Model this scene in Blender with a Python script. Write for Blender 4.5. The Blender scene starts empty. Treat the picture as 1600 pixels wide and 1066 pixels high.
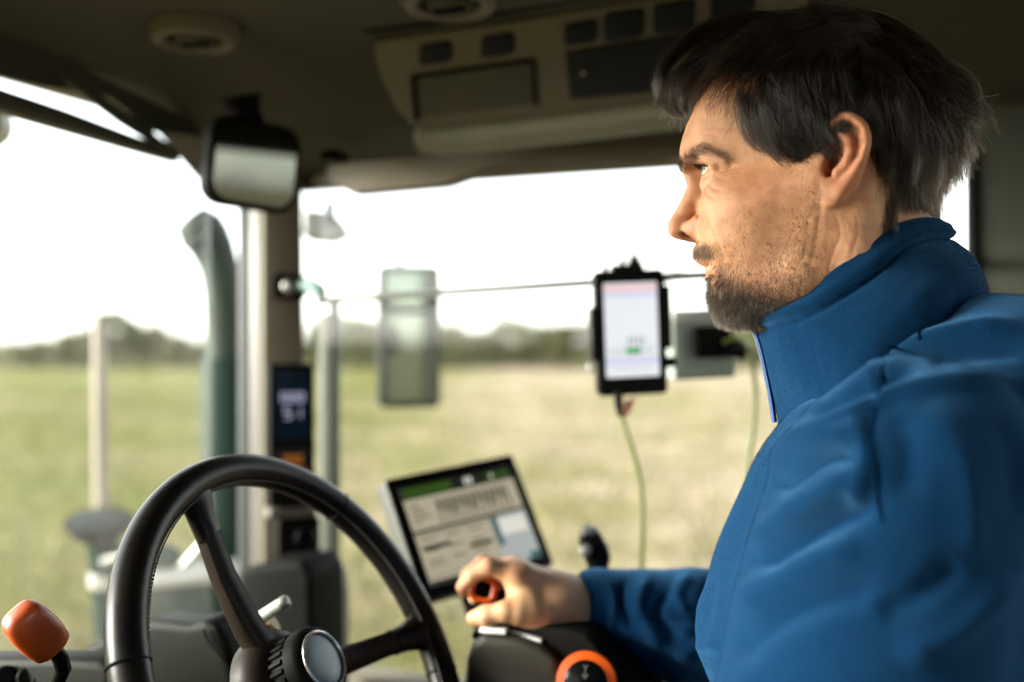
import bpy, bmesh, math, random
import numpy as np
from mathutils import Vector, Matrix, noise as mnoise

random.seed(7)
RNG = np.random.default_rng(11)
scene = bpy.context.scene
C = scene.collection
PI = math.pi

# ------------------------------------------------------------------ camera, sky, sun, exposure
CZ = 2.40                      # camera height above the field: eye level inside a tractor cab
FPX = 1556.0                   # focal length in photograph pixels (35 mm on a 36 mm sensor, 1600 px)
cam_data = bpy.data.cameras.new('camera')
cam_data.lens = 35.0
cam_data.sensor_width = 36.0
cam_data.clip_start = 0.02
cam_data.clip_end = 3000.0
cam_data.dof.use_dof = True
cam_data.dof.focus_distance = 0.825
cam_data.dof.aperture_fstop = 2.0
cam = bpy.data.objects.new('camera', cam_data)
C.objects.link(cam)
cam.location = (0, 0, CZ)
cam.rotation_euler = (PI / 2, 0, 0)
scene.camera = cam

SUN_AZ = math.radians(-97.0)   # measured from +Y towards +X: ahead of the tractor, to its left
SUN_EL = math.radians(15.0)
world = bpy.data.worlds.new('World')
scene.world = world
world.use_nodes = True
wn = world.node_tree
wn.nodes.clear()
w_out = wn.nodes.new('ShaderNodeOutputWorld')
w_bg = wn.nodes.new('ShaderNodeBackground')
w_sky = wn.nodes.new('ShaderNodeTexSky')
w_sky.sky_type = 'NISHITA'
w_sky.sun_disc = False
w_sky.sun_elevation = SUN_EL
w_sky.sun_rotation = SUN_AZ
w_sky.air_density = 1.0
w_sky.dust_density = 1.2
w_sky.ozone_density = 0.6
w_hsv = wn.nodes.new('ShaderNodeHueSaturation')     # thin bright cloud: most of the blue is gone
w_hsv.inputs['Saturation'].default_value = 0.22
w_bg.inputs['Strength'].default_value = 0.15
wn.links.new(w_sky.outputs[0], w_hsv.inputs['Color'])
wn.links.new(w_hsv.outputs[0], w_bg.inputs['Color'])
wn.links.new(w_bg.outputs[0], w_out.inputs['Surface'])

sun_data = bpy.data.lights.new('sun', 'SUN')
sun_data.energy = 1.9
sun_data.angle = math.radians(18.0)
sun_data.color = (1.0, 0.94, 0.86)
sun = bpy.data.objects.new('sun', sun_data)
C.objects.link(sun)
sd = Vector((math.sin(SUN_AZ) * math.cos(SUN_EL), math.cos(SUN_AZ) * math.cos(SUN_EL), math.sin(SUN_EL)))
sun.rotation_euler = (-sd).to_track_quat('-Z', 'Y').to_euler()
sun.location = sd * 40

scene.view_settings.view_transform = 'Standard'
scene.view_settings.look = 'None'
scene.view_settings.gamma = 1.0
scene.view_settings.use_curve_mapping = False
scene.view_settings.exposure = 2.7
scene.render.film_transparent = False
scene.cycles.filter_width = 1.05
scene.cycles.use_denoising = True
scene.cycles.max_bounces = 8
scene.cycles.diffuse_bounces = 4
scene.cycles.glossy_bounces = 3
scene.cycles.transparent_max_bounces = 12
scene.cycles.caustics_reflective = False
scene.cycles.caustics_refractive = False
scene.cycles.sample_clamp_indirect = 6.0

# ------------------------------------------------------------------ frames of reference
TH = math.radians(22.0)
F3 = Vector((-math.cos(TH), math.sin(TH), 0))      # the way the tractor (and its driver) faces
R3 = Vector((math.sin(TH), math.cos(TH), 0))       # the tractor's right-hand side
UP = Vector((0, 0, 1))
EYE = Vector((0, 0, CZ))


def cab(a, b, h):
    """Point in the cab: a metres ahead, b metres to the right, h above camera height."""
    return F3 * a + R3 * b + Vector((0, 0, CZ + h))


def ray(px, py):
    return Vector(((px - 800.0) / FPX, 1.0, (533.0 - py) / FPX))


def P(px, py, d):
    """World point at depth d along the line of sight of a point in the photograph."""
    return EYE + ray(px, py) * d


def on_b(px, py, b):
    r = ray(px, py); return EYE + r * (b / r.dot(R3))


def on_a(px, py, a):
    r = ray(px, py); return EYE + r * (a / r.dot(F3))


def on_h(px, py, h):
    r = ray(px, py); return EYE + r * (h / r.z)


# ------------------------------------------------------------------ object helpers
def tag(o, label=None, cat=None, group=None, kind=None):
    if label: o['label'] = label
    if cat: o['category'] = cat
    if group: o['group'] = group
    if kind: o['kind'] = kind
    return o


def empty(name, loc, label=None, cat=None, group=None):
    o = bpy.data.objects.new(name, None)
    o.empty_display_size = 0.05
    C.objects.link(o)
    o.location = loc
    o['_org'] = tuple(loc)
    return tag(o, label, cat, group)


def build(name, vf, mat, parent=None, smooth=True, angle=40):
    """vf = (verts, faces) in world coordinates -> one mesh object."""
    vs, fs = vf
    org = Vector(parent['_org']) if parent is not None else Vector((0, 0, 0))
    me = bpy.data.meshes.new(name)
    va = np.asarray([tuple(v) for v in vs], dtype=float) if not isinstance(vs, np.ndarray) else vs
    va = va - np.array(org)
    me.from_pydata(va.tolist(), [], [list(f) for f in fs])
    me.validate()
    if smooth and len(me.polygons):
        me.polygons.foreach_set('use_smooth', np.ones(len(me.polygons), dtype=bool))
        if angle < 179:
            me.set_sharp_from_angle(angle=math.radians(angle))
    me.update()
    o = bpy.data.objects.new(name, me)
    C.objects.link(o)
    if mat is not None: me.materials.append(mat)
    o['_org'] = tuple(org)
    if parent is not None: o.parent = parent
    return o


def join(*parts):
    V, Fc = [], []
    for vs, fs in parts:
        n = len(V)
        V += [Vector(v) for v in vs]
        Fc += [[i + n for i in f] for f in fs]
    return V, Fc


def from_bm(bm):
    bm.verts.index_update()
    vs = [v.co.copy() for v in bm.verts]
    fs = [[v.index for v in f.verts] for f in bm.faces]
    bm.free()
    return vs, fs


def box(c, ax, ay, az, sx, sy, sz, bev=0.0, seg=2):
    """Oriented box: centre c, unit axes, full sizes; bevelled edges."""
    bm = bmesh.new()
    bmesh.ops.create_cube(bm, size=1.0)
    for v in bm.verts: v.co = Vector((v.co.x * sx, v.co.y * sy, v.co.z * sz))
    if bev > 0:
        bmesh.ops.bevel(bm, geom=list(bm.edges), offset=bev, segments=seg, affect='EDGES', profile=0.6)
    ax, ay, az, c = Vector(ax), Vector(ay), Vector(az), Vector(c)
    for v in bm.verts: v.co = c + ax * v.co.x + ay * v.co.y + az * v.co.z
    return from_bm(bm)


def frame_of(n, up=UP):
    """right, up, normal axes for a plate that faces along n."""
    n = Vector(n).normalized()
    r = Vector(up).cross(n).normalized()
    return r, n.cross(r).normalized(), n


def poly_prism(pts, n, depth, bev=0.0, seg=2):
    """Closed outline (3-D points on a plane) given thickness `depth` along n."""
    bm = bmesh.new()
    n = Vector(n).normalized()
    vs = [bm.verts.new(Vector(p)) for p in pts]
    f = bm.faces.new(vs)
    bm.normal_update()
    if f.normal.dot(n) < 0: f.normal_flip()
    r = bmesh.ops.extrude_face_region(bm, geom=[f])
    for v in [g for g in r['geom'] if isinstance(g, bmesh.types.BMVert)]: v.co -= n * depth
    bm.normal_update()
    bmesh.ops.recalc_face_normals(bm, faces=list(bm.faces))
    if bev > 0:
        es = [e for e in bm.edges if len(e.link_faces) == 2 and e.calc_face_angle(0) > 0.6]
        bmesh.ops.bevel(bm, geom=es, offset=bev, segments=seg, affect='EDGES', profile=0.6)
    return from_bm(bm)


def round_rect(c, ux, uy, w, h, rad, seg=5):
    """Outline of a rounded rectangle."""
    out = []
    rad = min(rad, w / 2 - 1e-4, h / 2 - 1e-4)
    for qx, qy, a0 in ((1, 1, 0), (-1, 1, PI / 2), (-1, -1, PI), (1, -1, 1.5 * PI)):
        for k in range(seg + 1):
            a = a0 + PI / 2 * k / seg
            out.append(Vector(c) + ux * (qx * (w / 2 - rad) + rad * math.cos(a)) + uy * (qy * (h / 2 - rad) + rad * math.sin(a)))
    return out


def spline(pts, n):
    """Catmull-Rom through points (any dimension), n samples."""
    p = np.asarray([tuple(q) for q in pts], float)
    p = np.vstack([2 * p[0] - p[1], p, 2 * p[-1] - p[-2]])
    m = len(p) - 3
    out = []
    for i in range(n):
        t = i / (n - 1) * m
        k = min(int(t), m - 1)
        u = t - k
        a, b, c, d = p[k:k + 4]
        out.append(0.5 * ((2 * b) + (-a + c) * u + (2 * a - 5 * b + 4 * c - d) * u * u + (-a + 3 * b - 3 * c + d) * u ** 3))
    return np.array(out)


def tube(pts, rad, seg=12, cap=True, flat=1.0, closed=False, up=None):
    """Tube along points; rad a number or a list; flat squashes the section along its second axis."""
    pts = [Vector(p) for p in pts]
    n = len(pts)
    if not hasattr(rad, '__len__'): rad = [rad] * n
    V, Fc = [], []
    prev = None
    for i in range(n):
        if closed: t = pts[(i + 1) % n] - pts[i - 1]
        else: t = pts[min(i + 1, n - 1)] - pts[max(i - 1, 0)]
        t.normalize()
        if prev is None:
            ref = Vector(up) if up is not None else (UP if abs(t.z) < 0.9 else Vector((1, 0, 0)))
            u = (ref - t * ref.dot(t)).normalized()
        else:
            u = (prev - t * prev.dot(t)).normalized()
        prev = u
        w = t.cross(u)
        for k in range(seg):
            a = 2 * PI * k / seg
            V.append(pts[i] + (u * math.cos(a) + w * math.sin(a) * flat) * rad[i])
    m = n if closed else n - 1
    for i in range(m):
        j = (i + 1) % n
        for k in range(seg):
            Fc.append([i * seg + k, i * seg + (k + 1) % seg, j * seg + (k + 1) % seg, j * seg + k])
    if cap and not closed:
        for i, flip in ((0, True), (n - 1, False)):
            idx = [i * seg + k for k in range(seg)]
            Fc.append(idx[::-1] if flip else idx)
    return V, Fc


def lathe(c, axis, prof, seg=32, up=UP):
    """prof = [(radius, height along axis)]; closed at the ends when radius is 0."""
    r, u, n = frame_of(axis, up if abs(Vector(axis).normalized().dot(Vector(up))) < 0.95 else Vector((1, 0, 0)))
    c = Vector(c)
    V, Fc = [], []
    for rad, hh in prof:
        for k in range(seg):
            a = 2 * PI * k / seg
            V.append(c + n * hh + (r * math.cos(a) + u * math.sin(a)) * max(rad, 1e-5))
    for i in range(len(prof) - 1):
        for k in range(seg):
            Fc.append([i * seg + k, i * seg + (k + 1) % seg, (i + 1) * seg + (k + 1) % seg, (i + 1) * seg + k])
    return V, Fc


def loft(rows, closed_u=False):
    """Grid surface through rows of points."""
    V = [Vector(p) for r in rows for p in r]
    m = len(rows[0])
    Fc = []
    for i in range(len(rows) - 1):
        for k in range(m if closed_u else m - 1):
            k2 = (k + 1) % m
            Fc.append([i * m + k, i * m + k2, (i + 1) * m + k2, (i + 1) * m + k])
    return V, Fc


def thick(vf, t):
    """Give a sheet thickness t (solidify by vertex normals)."""
    bm = bmesh.new()
    vs = [bm.verts.new(v) for v in vf[0]]
    for f in vf[1]:
        try: bm.faces.new([vs[i] for i in f])
        except ValueError: pass
    bm.normal_update()
    bmesh.ops.recalc_face_normals(bm, faces=list(bm.faces))
    bmesh.ops.solidify(bm, geom=list(bm.faces), thickness=t)
    return from_bm(bm)


# ------------------------------------------------------------------ materials
def mat(name, col, rough=0.5, metal=0.0, var=0.0, vscale=20.0, bump=0.0, bscale=200.0, sheen=0.0, coat=0.0, spec=0.5,
        emit=None, estr=0.0, col2=None, rvar=0.1):
    m = bpy.data.materials.new(name)
    m.use_nodes = True
    nt = m.node_tree
    b = nt.nodes['Principled BSDF']
    b.inputs['Base Color'].default_value = (*col, 1)
    b.inputs['Roughness'].default_value = rough
    b.inputs['Metallic'].default_value = metal
    b.inputs['Specular IOR Level'].default_value = spec
    if sheen:
        b.inputs['Sheen Weight'].default_value = sheen
        b.inputs['Sheen Roughness'].default_value = 0.5
    if coat:
        b.inputs['Coat Weight'].default_value = coat
        b.inputs['Coat Roughness'].default_value = 0.1
    if emit:
        b.inputs['Emission Color'].default_value = (*emit, 1)
        b.inputs['Emission Strength'].default_value = estr
    tc = nt.nodes.new('ShaderNodeTexCoord')
    if var or col2:
        nz = nt.nodes.new('ShaderNodeTexNoise')
        nz.inputs['Scale'].default_value = vscale
        nz.inputs['Detail'].default_value = 6
        nz.inputs['Roughness'].default_value = 0.6
        nt.links.new(tc.outputs['Object'], nz.inputs['Vector'])
        rp = nt.nodes.new('ShaderNodeValToRGB')
        c2 = col2 or tuple(min(1, c * (1 + var)) for c in col)
        c1 = col if col2 else tuple(c * (1 - var) for c in col)
        rp.color_ramp.elements[0].position = 0.3
        rp.color_ramp.elements[1].position = 0.7
        rp.color_ramp.elements[0].color = (*c1, 1)
        rp.color_ramp.elements[1].color = (*c2, 1)
        nt.links.new(nz.outputs['Fac'], rp.inputs['Fac'])
        nt.links.new(rp.outputs['Color'], b.inputs['Base Color'])
        mr = nt.nodes.new('ShaderNodeMapRange')
        mr.inputs['To Min'].default_value = max(0.02, rough - rvar)
        mr.inputs['To Max'].default_value = min(1, rough + rvar)
        nt.links.new(nz.outputs['Fac'], mr.inputs['Value'])
        nt.links.new(mr.outputs['Result'], b.inputs['Roughness'])
    if bump:
        n2 = nt.nodes.new('ShaderNodeTexNoise')
        n2.inputs['Scale'].default_value = bscale
        n2.inputs['Detail'].default_value = 3
        nt.links.new(tc.outputs['Object'], n2.inputs['Vector'])
        bp = nt.nodes.new('ShaderNodeBump')
        bp.inputs['Strength'].default_value = bump
        bp.inputs['Distance'].default_value = 0.002
        nt.links.new(n2.outputs['Fac'], bp.inputs['Height'])
        nt.links.new(bp.outputs['Normal'], b.inputs['Normal'])
    return m


def glass_mat(name, tint=(0.92, 0.96, 0.93), dust=0.03, dust_col=(0.8, 0.78, 0.72)):
    """Thin pane: clear, mirror-like at grazing angles, with a film of dust."""
    m = bpy.data.materials.new(name)
    m.use_nodes = True
    nt = m.node_tree
    nt.nodes.clear()
    out = nt.nodes.new('ShaderNodeOutputMaterial')
    tr = nt.nodes.new('ShaderNodeBsdfTransparent'); tr.inputs['Color'].default_value = (*tint, 1)
    gl = nt.nodes.new('ShaderNodeBsdfGlossy'); gl.inputs['Roughness'].default_value = 0.02
    df = nt.nodes.new('ShaderNodeBsdfTranslucent'); df.inputs['Color'].default_value = (*dust_col, 1)
    fr = nt.nodes.new('ShaderNodeFresnel'); fr.inputs['IOR'].default_value = 1.45
    m1 = nt.nodes.new('ShaderNodeMixShader')
    m2 = nt.nodes.new('ShaderNodeMixShader')
    tc = nt.nodes.new('ShaderNodeTexCoord')
    nz = nt.nodes.new('ShaderNodeTexNoise'); nz.inputs['Scale'].default_value = 6; nz.inputs['Detail'].default_value = 8
    nt.links.new(tc.outputs['Object'], nz.inputs['Vector'])
    mr = nt.nodes.new('ShaderNodeMapRange')
    mr.inputs['From Min'].default_value = 0.3; mr.inputs['From Max'].default_value = 0.75
    mr.inputs['To Min'].default_value = dust * 0.4; mr.inputs['To Max'].default_value = dust * 1.6
    nt.links.new(nz.outputs['Fac'], mr.inputs['Value'])
    nt.links.new(fr.outputs[0], m1.inputs['Fac'])
    nt.links.new(tr.outputs[0], m1.inputs[1]); nt.links.new(gl.outputs[0], m1.inputs[2])
    nt.links.new(mr.outputs[0], m2.inputs['Fac'])
    nt.links.new(m1.outputs[0], m2.inputs[1]); nt.links.new(df.outputs[0], m2.inputs[2])
    nt.links.new(m2.outputs[0], out.inputs['Surface'])
    return m


# ------------------------------------------------------------------ signed-distance modelling (for the person)
class Field:
    """A block of space sampled on a grid; shapes are blended in, the surface is meshed at the end."""
    def __init__(s, lo, hi, res):
        s.lo = np.array(lo, float); s.res = res
        s.n = np.ceil((np.array(hi, float) - s.lo) / res).astype(int) + 1
        s.ax = [s.lo[i] + res * np.arange(s.n[i]) for i in range(3)]
        s.d = np.full(s.n, 1.0, np.float32)

    def sub(s, c0, c1, pad):
        sl = []
        for i in range(3):
            a = int(np.clip(np.floor((min(c0[i], c1[i]) - pad - s.lo[i]) / s.res), 0, s.n[i]))
            b = int(np.clip(np.ceil((max(c0[i], c1[i]) + pad - s.lo[i]) / s.res) + 1, 0, s.n[i]))
            sl.append(slice(a, b))
        X, Y, Z = np.meshgrid(s.ax[0][sl[0]], s.ax[1][sl[1]], s.ax[2][sl[2]], indexing='ij', sparse=True)
        return tuple(sl), X.astype(np.float32), Y.astype(np.float32), Z.astype(np.float32)

    def blend(s, sl, e, k, mode):
        d = s.d[sl]
        if mode == 'add':
            h = np.maximum(k - np.abs(d - e), 0) / k if k > 0 else 0
            r = np.minimum(d, e) - h * h * k * 0.25
        else:
            e = -e
            h = np.maximum(k - np.abs(d - e), 0) / k if k > 0 else 0
            r = np.maximum(d, e) + h * h * k * 0.25
        s.d[sl] = r

    def ell(s, c, r, k=0.01, mode='add', rot=None, pad=None):
        """Ellipsoid; rot = 3x3 rows of local axes."""
        c = np.array(c, float); r = np.array(r, float) if hasattr(r, '__len__') else np.array([r] * 3, float)
        m = r.max()
        sl, X, Y, Z = s.sub(c - m, c + m, pad if pad is not None else k * 1.2 + 0.012)
        if s.d[sl].size == 0: return
        x, y, z = X - c[0], Y - c[1], Z - c[2]
        if rot is not None:
            R = np.array(rot, float)
            x, y, z = (R[0, 0] * x + R[0, 1] * y + R[0, 2] * z, R[1, 0] * x + R[1, 1] * y + R[1, 2] * z, R[2, 0] * x + R[2, 1] * y + R[2, 2] * z)
        k0 = np.sqrt((x / r[0]) ** 2 + (y / r[1]) ** 2 + (z / r[2]) ** 2)
        k1 = np.sqrt((x / r[0] ** 2) ** 2 + (y / r[1] ** 2) ** 2 + (z / r[2] ** 2) ** 2) + 1e-9
        s.blend(sl, k0 * (k0 - 1) / k1, k, mode)

    def cap(s, a, b, ra, rb=None, k=0.01, mode='add'):
        """Tapered capsule from a to b."""
        rb = ra if rb is None else rb
        a = np.array(a, float); b = np.array(b, float)
        sl, X, Y, Z = s.sub(a, b, max(ra, rb) + k * 1.2 + 0.012)
        if s.d[sl].size == 0: return
        ab = b - a; L = float(ab @ ab) + 1e-12
        t = np.clip(((X - a[0]) * ab[0] + (Y - a[1]) * ab[1] + (Z - a[2]) * ab[2]) / L, 0, 1)
        e = np.sqrt((X - a[0] - t * ab[0]) ** 2 + (Y - a[1] - t * ab[1]) ** 2 + (Z - a[2] - t * ab[2]) ** 2) - (ra + (rb - ra) * t)
        s.blend(sl, e, k, mode)

    def chain(s, pts, rads, k=0.006, mode='add'):
        for i in range(len(pts) - 1):
            s.cap(pts[i], pts[i + 1], rads[i], rads[i + 1], k if i == 0 else min(k, 0.004), mode)

    def mesh(s):
        """Surface nets."""
        d = s.d
        neg = d < 0
        nx, ny, nz = d.shape
        c = [neg[i:nx - 1 + i, j:ny - 1 + j, k:nz - 1 + k] for i in (0, 1) for j in (0, 1) for k in (0, 1)]
        cnt = sum(q.astype(np.int8) for q in c)
        act = (cnt > 0) & (cnt < 8)
        idx = np.argwhere(act)
        num = np.full(act.shape, -1, np.int64)
        num[act] = np.arange(len(idx))
        acc = np.zeros((len(idx), 3)); w = np.zeros(len(idx))
        for ax in range(3):
            o1, o2 = [q for q in range(3) if q != ax]
            for u in (0, 1):
                for v in (0, 1):
                    p0 = idx.copy(); p0[:, o1] += u; p0[:, o2] += v
                    p1 = p0.copy(); p1[:, ax] += 1
                    d0 = d[p0[:, 0], p0[:, 1], p0[:, 2]].astype(float); d1 = d[p1[:, 0], p1[:, 1], p1[:, 2]].astype(float)
                    m = (d0 < 0) != (d1 < 0)
                    t = np.where(m, d0 / np.where(m, d0 - d1, 1), 0)
                    q = p0.astype(float); q[:, ax] += t
                    acc[m] += q[m]; w[m] += 1
        V = acc / w[:, None] * s.res + s.lo
        quads = []
        for ax in range(3):
            o1, o2 = [(1, 2), (2, 0), (0, 1)][ax]
            a0 = [slice(None)] * 3; a1 = [slice(None)] * 3
            a0[ax] = slice(0, -1); a1[ax] = slice(1, None)
            e = np.argwhere(neg[tuple(a0)] != neg[tuple(a1)])
            lim = np.array(act.shape)
            ok = (e[:, o1] > 0) & (e[:, o2] > 0) & (e[:, o1] < lim[o1]) & (e[:, o2] < lim[o2])
            e = e[ok]
            fl = neg[e[:, 0], e[:, 1], e[:, 2]]
            q = []
            for u, v in ((-1, -1), (0, -1), (0, 0), (-1, 0)):
                p = e.copy(); p[:, o1] += u; p[:, o2] += v
                q.append(num[p[:, 0], p[:, 1], p[:, 2]])
            q = np.stack(q, 1)
            q[~fl] = q[~fl][:, ::-1]
            quads.append(q)
        Q = np.vstack(quads)
        Q = Q[(Q >= 0).all(1)]
        return V, Q


def vnormals(V, Q):
    n = np.zeros_like(V)
    fn = np.cross(V[Q[:, 2]] - V[Q[:, 0]], V[Q[:, 3]] - V[Q[:, 1]])
    for k in range(4): np.add.at(n, Q[:, k], fn)
    return n / (np.linalg.norm(n, axis=1, keepdims=True) + 1e-12)


def vsmooth(V, Q, it=1, f=0.5, mask=None):
    e = np.vstack([Q[:, [i, (i + 1) % 4]] for i in range(4)])
    for _ in range(it):
        s = np.zeros_like(V); c = np.zeros(len(V))
        np.add.at(s, e[:, 0], V[e[:, 1]]); np.add.at(c, e[:, 0], 1)
        np.add.at(s, e[:, 1], V[e[:, 0]]); np.add.at(c, e[:, 1], 1)
        a = s / np.maximum(c, 1)[:, None]
        ff = f if mask is None else f * mask[:, None]
        V = V + (a - V) * ff
    return V


def topix(W):
    """World points (n,3) -> photograph pixels (n,2)."""
    W = np.asarray(W, float)
    return np.stack([800 + FPX * W[:, 0] / W[:, 1], 533 - FPX * (W[:, 2] - CZ) / W[:, 1]], 1)


def seg_dist(p, poly):
    """Distance of 2-D/3-D points to a polyline, and the position along it (0..1)."""
    poly = np.asarray(poly, float)
    best = np.full(len(p), 1e9); bt = np.zeros(len(p))
    L = np.r_[0, np.cumsum(np.linalg.norm(np.diff(poly, axis=0), axis=1))]
    for i in range(len(poly) - 1):
        a, b = poly[i], poly[i + 1]
        ab = b - a
        t = np.clip(((p - a) @ ab) / (ab @ ab + 1e-12), 0, 1)
        d = np.linalg.norm(p - a - t[:, None] * ab, axis=1)
        m = d < best
        best[m] = d[m]; bt[m] = (L[i] + t[m] * (L[i + 1] - L[i])) / L[-1]
    return best, bt


def inside_poly(p, poly):
    poly = np.asarray(poly, float)
    x, y = p[:, 0], p[:, 1]
    r = np.zeros(len(p), bool)
    j = len(poly) - 1
    for i in range(len(poly)):
        xi, yi = poly[i]; xj, yj = poly[j]
        m = ((yi > y) != (yj > y)) & (x < (xj - xi) * (y - yi) / (yj - yi + 1e-12) + xi)
        r ^= m
        j = i
    return r


def vnoise(p, seed=0):
    """Smooth lattice noise in -1..1 for points (n,3)."""
    p = np.asarray(p, float); i = np.floor(p).astype(np.int64); f = p - i; f = f * f * f * (f * (f * 6 - 15) + 10)
    out = np.zeros(len(p))
    for dx in (0, 1):
        for dy in (0, 1):
            for dz in (0, 1):
                h = ((i[:, 0] + dx) * 374761393 + (i[:, 1] + dy) * 668265263 + (i[:, 2] + dz) * 1274126177 + seed * 974711) & 0xFFFFFFFF
                h = ((h ^ (h >> 13)) * 1274126177) & 0xFFFFFFFF
                h = (h ^ (h >> 16)) & 0xFFFFFF
                w = (f[:, 0] if dx else 1 - f[:, 0]) * (f[:, 1] if dy else 1 - f[:, 1]) * (f[:, 2] if dz else 1 - f[:, 2])
                out += w * (h / 8388607.5 - 1)
    return out


def fbm(p, octv=3, seed=0):
    p = np.asarray(p, float); r = 0; a = 1.0
    for k in range(octv): r = r + a * vnoise(p * 2.03 ** k + 17.3 * k, seed + k); a *= 0.5
    return r
# ------------------------------------------------------------------ field, far trees
def field_mat():
    m = bpy.data.materials.new('meadow'); m.use_nodes = True
    nt = m.node_tree; b = nt.nodes['Principled BSDF']
    tc = nt.nodes.new('ShaderNodeTexCoord')
    def nz(sc, det, w=0.0):
        n = nt.nodes.new('ShaderNodeTexNoise'); n.inputs['Scale'].default_value = sc; n.inputs['Detail'].default_value = det
        mp = nt.nodes.new('ShaderNodeMapping'); mp.inputs['Location'].default_value = (w, w, 0); mp.inputs['Scale'].default_value = (1, 1, 1)
        nt.links.new(tc.outputs['Object'], mp.inputs['Vector']); nt.links.new(mp.outputs[0], n.inputs['Vector'])
        return n
    def ramp(n, stops):
        r = nt.nodes.new('ShaderNodeValToRGB'); el = r.color_ramp.elements
        while len(el) < len(stops): el.new(0.5)
        for e, (p, c) in zip(el, stops): e.position = p; e.color = (*c, 1)
        nt.links.new(n.outputs['Fac'], r.inputs['Fac']); return r
    big = ramp(nz(0.16, 4, 4.0), [(0.38, (0, 0, 0)), (0.62, (1, 1, 1))])
    fine = nz(2.2, 8)
    mid = nz(0.5, 6, 9.0)
    green = ramp(fine, [(0.3, (0.050, 0.062, 0.004)), (0.55, (0.112, 0.118, 0.010)), (0.75, (0.200, 0.176, 0.038))])
    straw = ramp(mid, [(0.3, (0.170, 0.152, 0.062)), (0.5, (0.325, 0.252, 0.168)), (0.7, (0.43, 0.338, 0.248))])
    mx = nt.nodes.new('ShaderNodeMix'); mx.data_type = 'RGBA'
    # drier grass towards the right of the tractor, greener ahead of it
    sx = nt.nodes.new('ShaderNodeSeparateXYZ'); nt.links.new(tc.outputs['Object'], sx.inputs[0])
    mr = nt.nodes.new('ShaderNodeMapRange'); mr.inputs['From Min'].default_value = -6.5; mr.inputs['From Max'].default_value = 0.5
    mr.inputs['To Min'].default_value = 0.0; mr.inputs['To Max'].default_value = 0.78
    nt.links.new(sx.outputs['X'], mr.inputs['Value'])
    md = nt.nodes.new('ShaderNodeMath'); md.operation = 'MULTIPLY_ADD'; md.inputs[1].default_value = 0.6
    nt.links.new(big.outputs['Color'], md.inputs[0]); nt.links.new(mr.outputs['Result'], md.inputs[2])
    sb = nt.nodes.new('ShaderNodeMath'); sb.operation = 'SUBTRACT'; sb.use_clamp = True; sb.inputs[1].default_value = 0.22
    nt.links.new(md.outputs[0], sb.inputs[0])
    nt.links.new(sb.outputs[0], mx.inputs['Factor'])
    nt.links.new(green.outputs['Color'], mx.inputs['A']); nt.links.new(straw.outputs['Color'], mx.inputs['B'])
    nt.links.new(mx.outputs['Result'], b.inputs['Base Color'])
    b.inputs['Roughness'].default_value = 0.95; b.inputs['Specular IOR Level'].default_value = 0.1
    bp_ = nt.nodes.new('ShaderNodeBump'); bp_.inputs['Distance'].default_value = 0.08; bp_.inputs['Strength'].default_value = 0.8
    nt.links.new(fine.outputs['Fac'], bp_.inputs['Height']); nt.links.new(bp_.outputs[0], b.inputs['Normal'])
    return m


rows = []
for ry in (-1500, -200, -60, 0, 20, 60, 160, 300, 600, 1500):
    rows.append([Vector((x, ry, 0.0)) for x in (-1500, -500, -160, -60, -20, 0, 20, 60, 160, 500, 1500)])
field = build('field', loft(rows), field_mat())
tag(field, 'open meadow of pale dry and green grass round the tractor', 'field', kind='structure')

# standing grass in the part of the meadow seen through the windows
rng = np.random.default_rng(5)
NG = 26000
dist = 5.0 + 45.0 * rng.uniform(size=NG) ** 1.7
gx = (rng.uniform(-0.62, 0.30, NG)) * dist
gy = dist
gh = rng.uniform(0.05, 0.16, NG); gw = rng.uniform(0.006, 0.02, NG) * (1 + dist / 25); an = rng.uniform(0, 6.28, NG); le = rng.normal(size=(NG, 2)) * 0.06
base = np.stack([gx, gy, np.zeros(NG)], 1); sdv = np.stack([np.cos(an), np.sin(an), np.zeros(NG)], 1)
gv = np.stack([base - sdv * gw[:, None], base + sdv * gw[:, None], base + np.stack([le[:, 0], le[:, 1], gh], 1)], 1).reshape(-1, 3)
gf = np.arange(NG * 3).reshape(-1, 3).tolist()
grass_m = mat('grass_blade', (0.070, 0.076, 0.007), 0.7, col2=(0.20, 0.165, 0.055), vscale=0.6)
gr = build('grass', (gv, gf), grass_m, smooth=False)
tag(gr, 'short tufts of meadow grass', 'grass', kind='stuff')

bark_m = mat('bark', (0.10, 0.08, 0.06), 0.9, var=0.3, vscale=3)
leaf_ms = [mat('leaf_green', (0.036, 0.050, 0.006), 0.7, col2=(0.090, 0.098, 0.016), vscale=0.5),
           mat('leaf_olive', (0.046, 0.052, 0.008), 0.7, col2=(0.110, 0.104, 0.022), vscale=0.5)]


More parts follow.
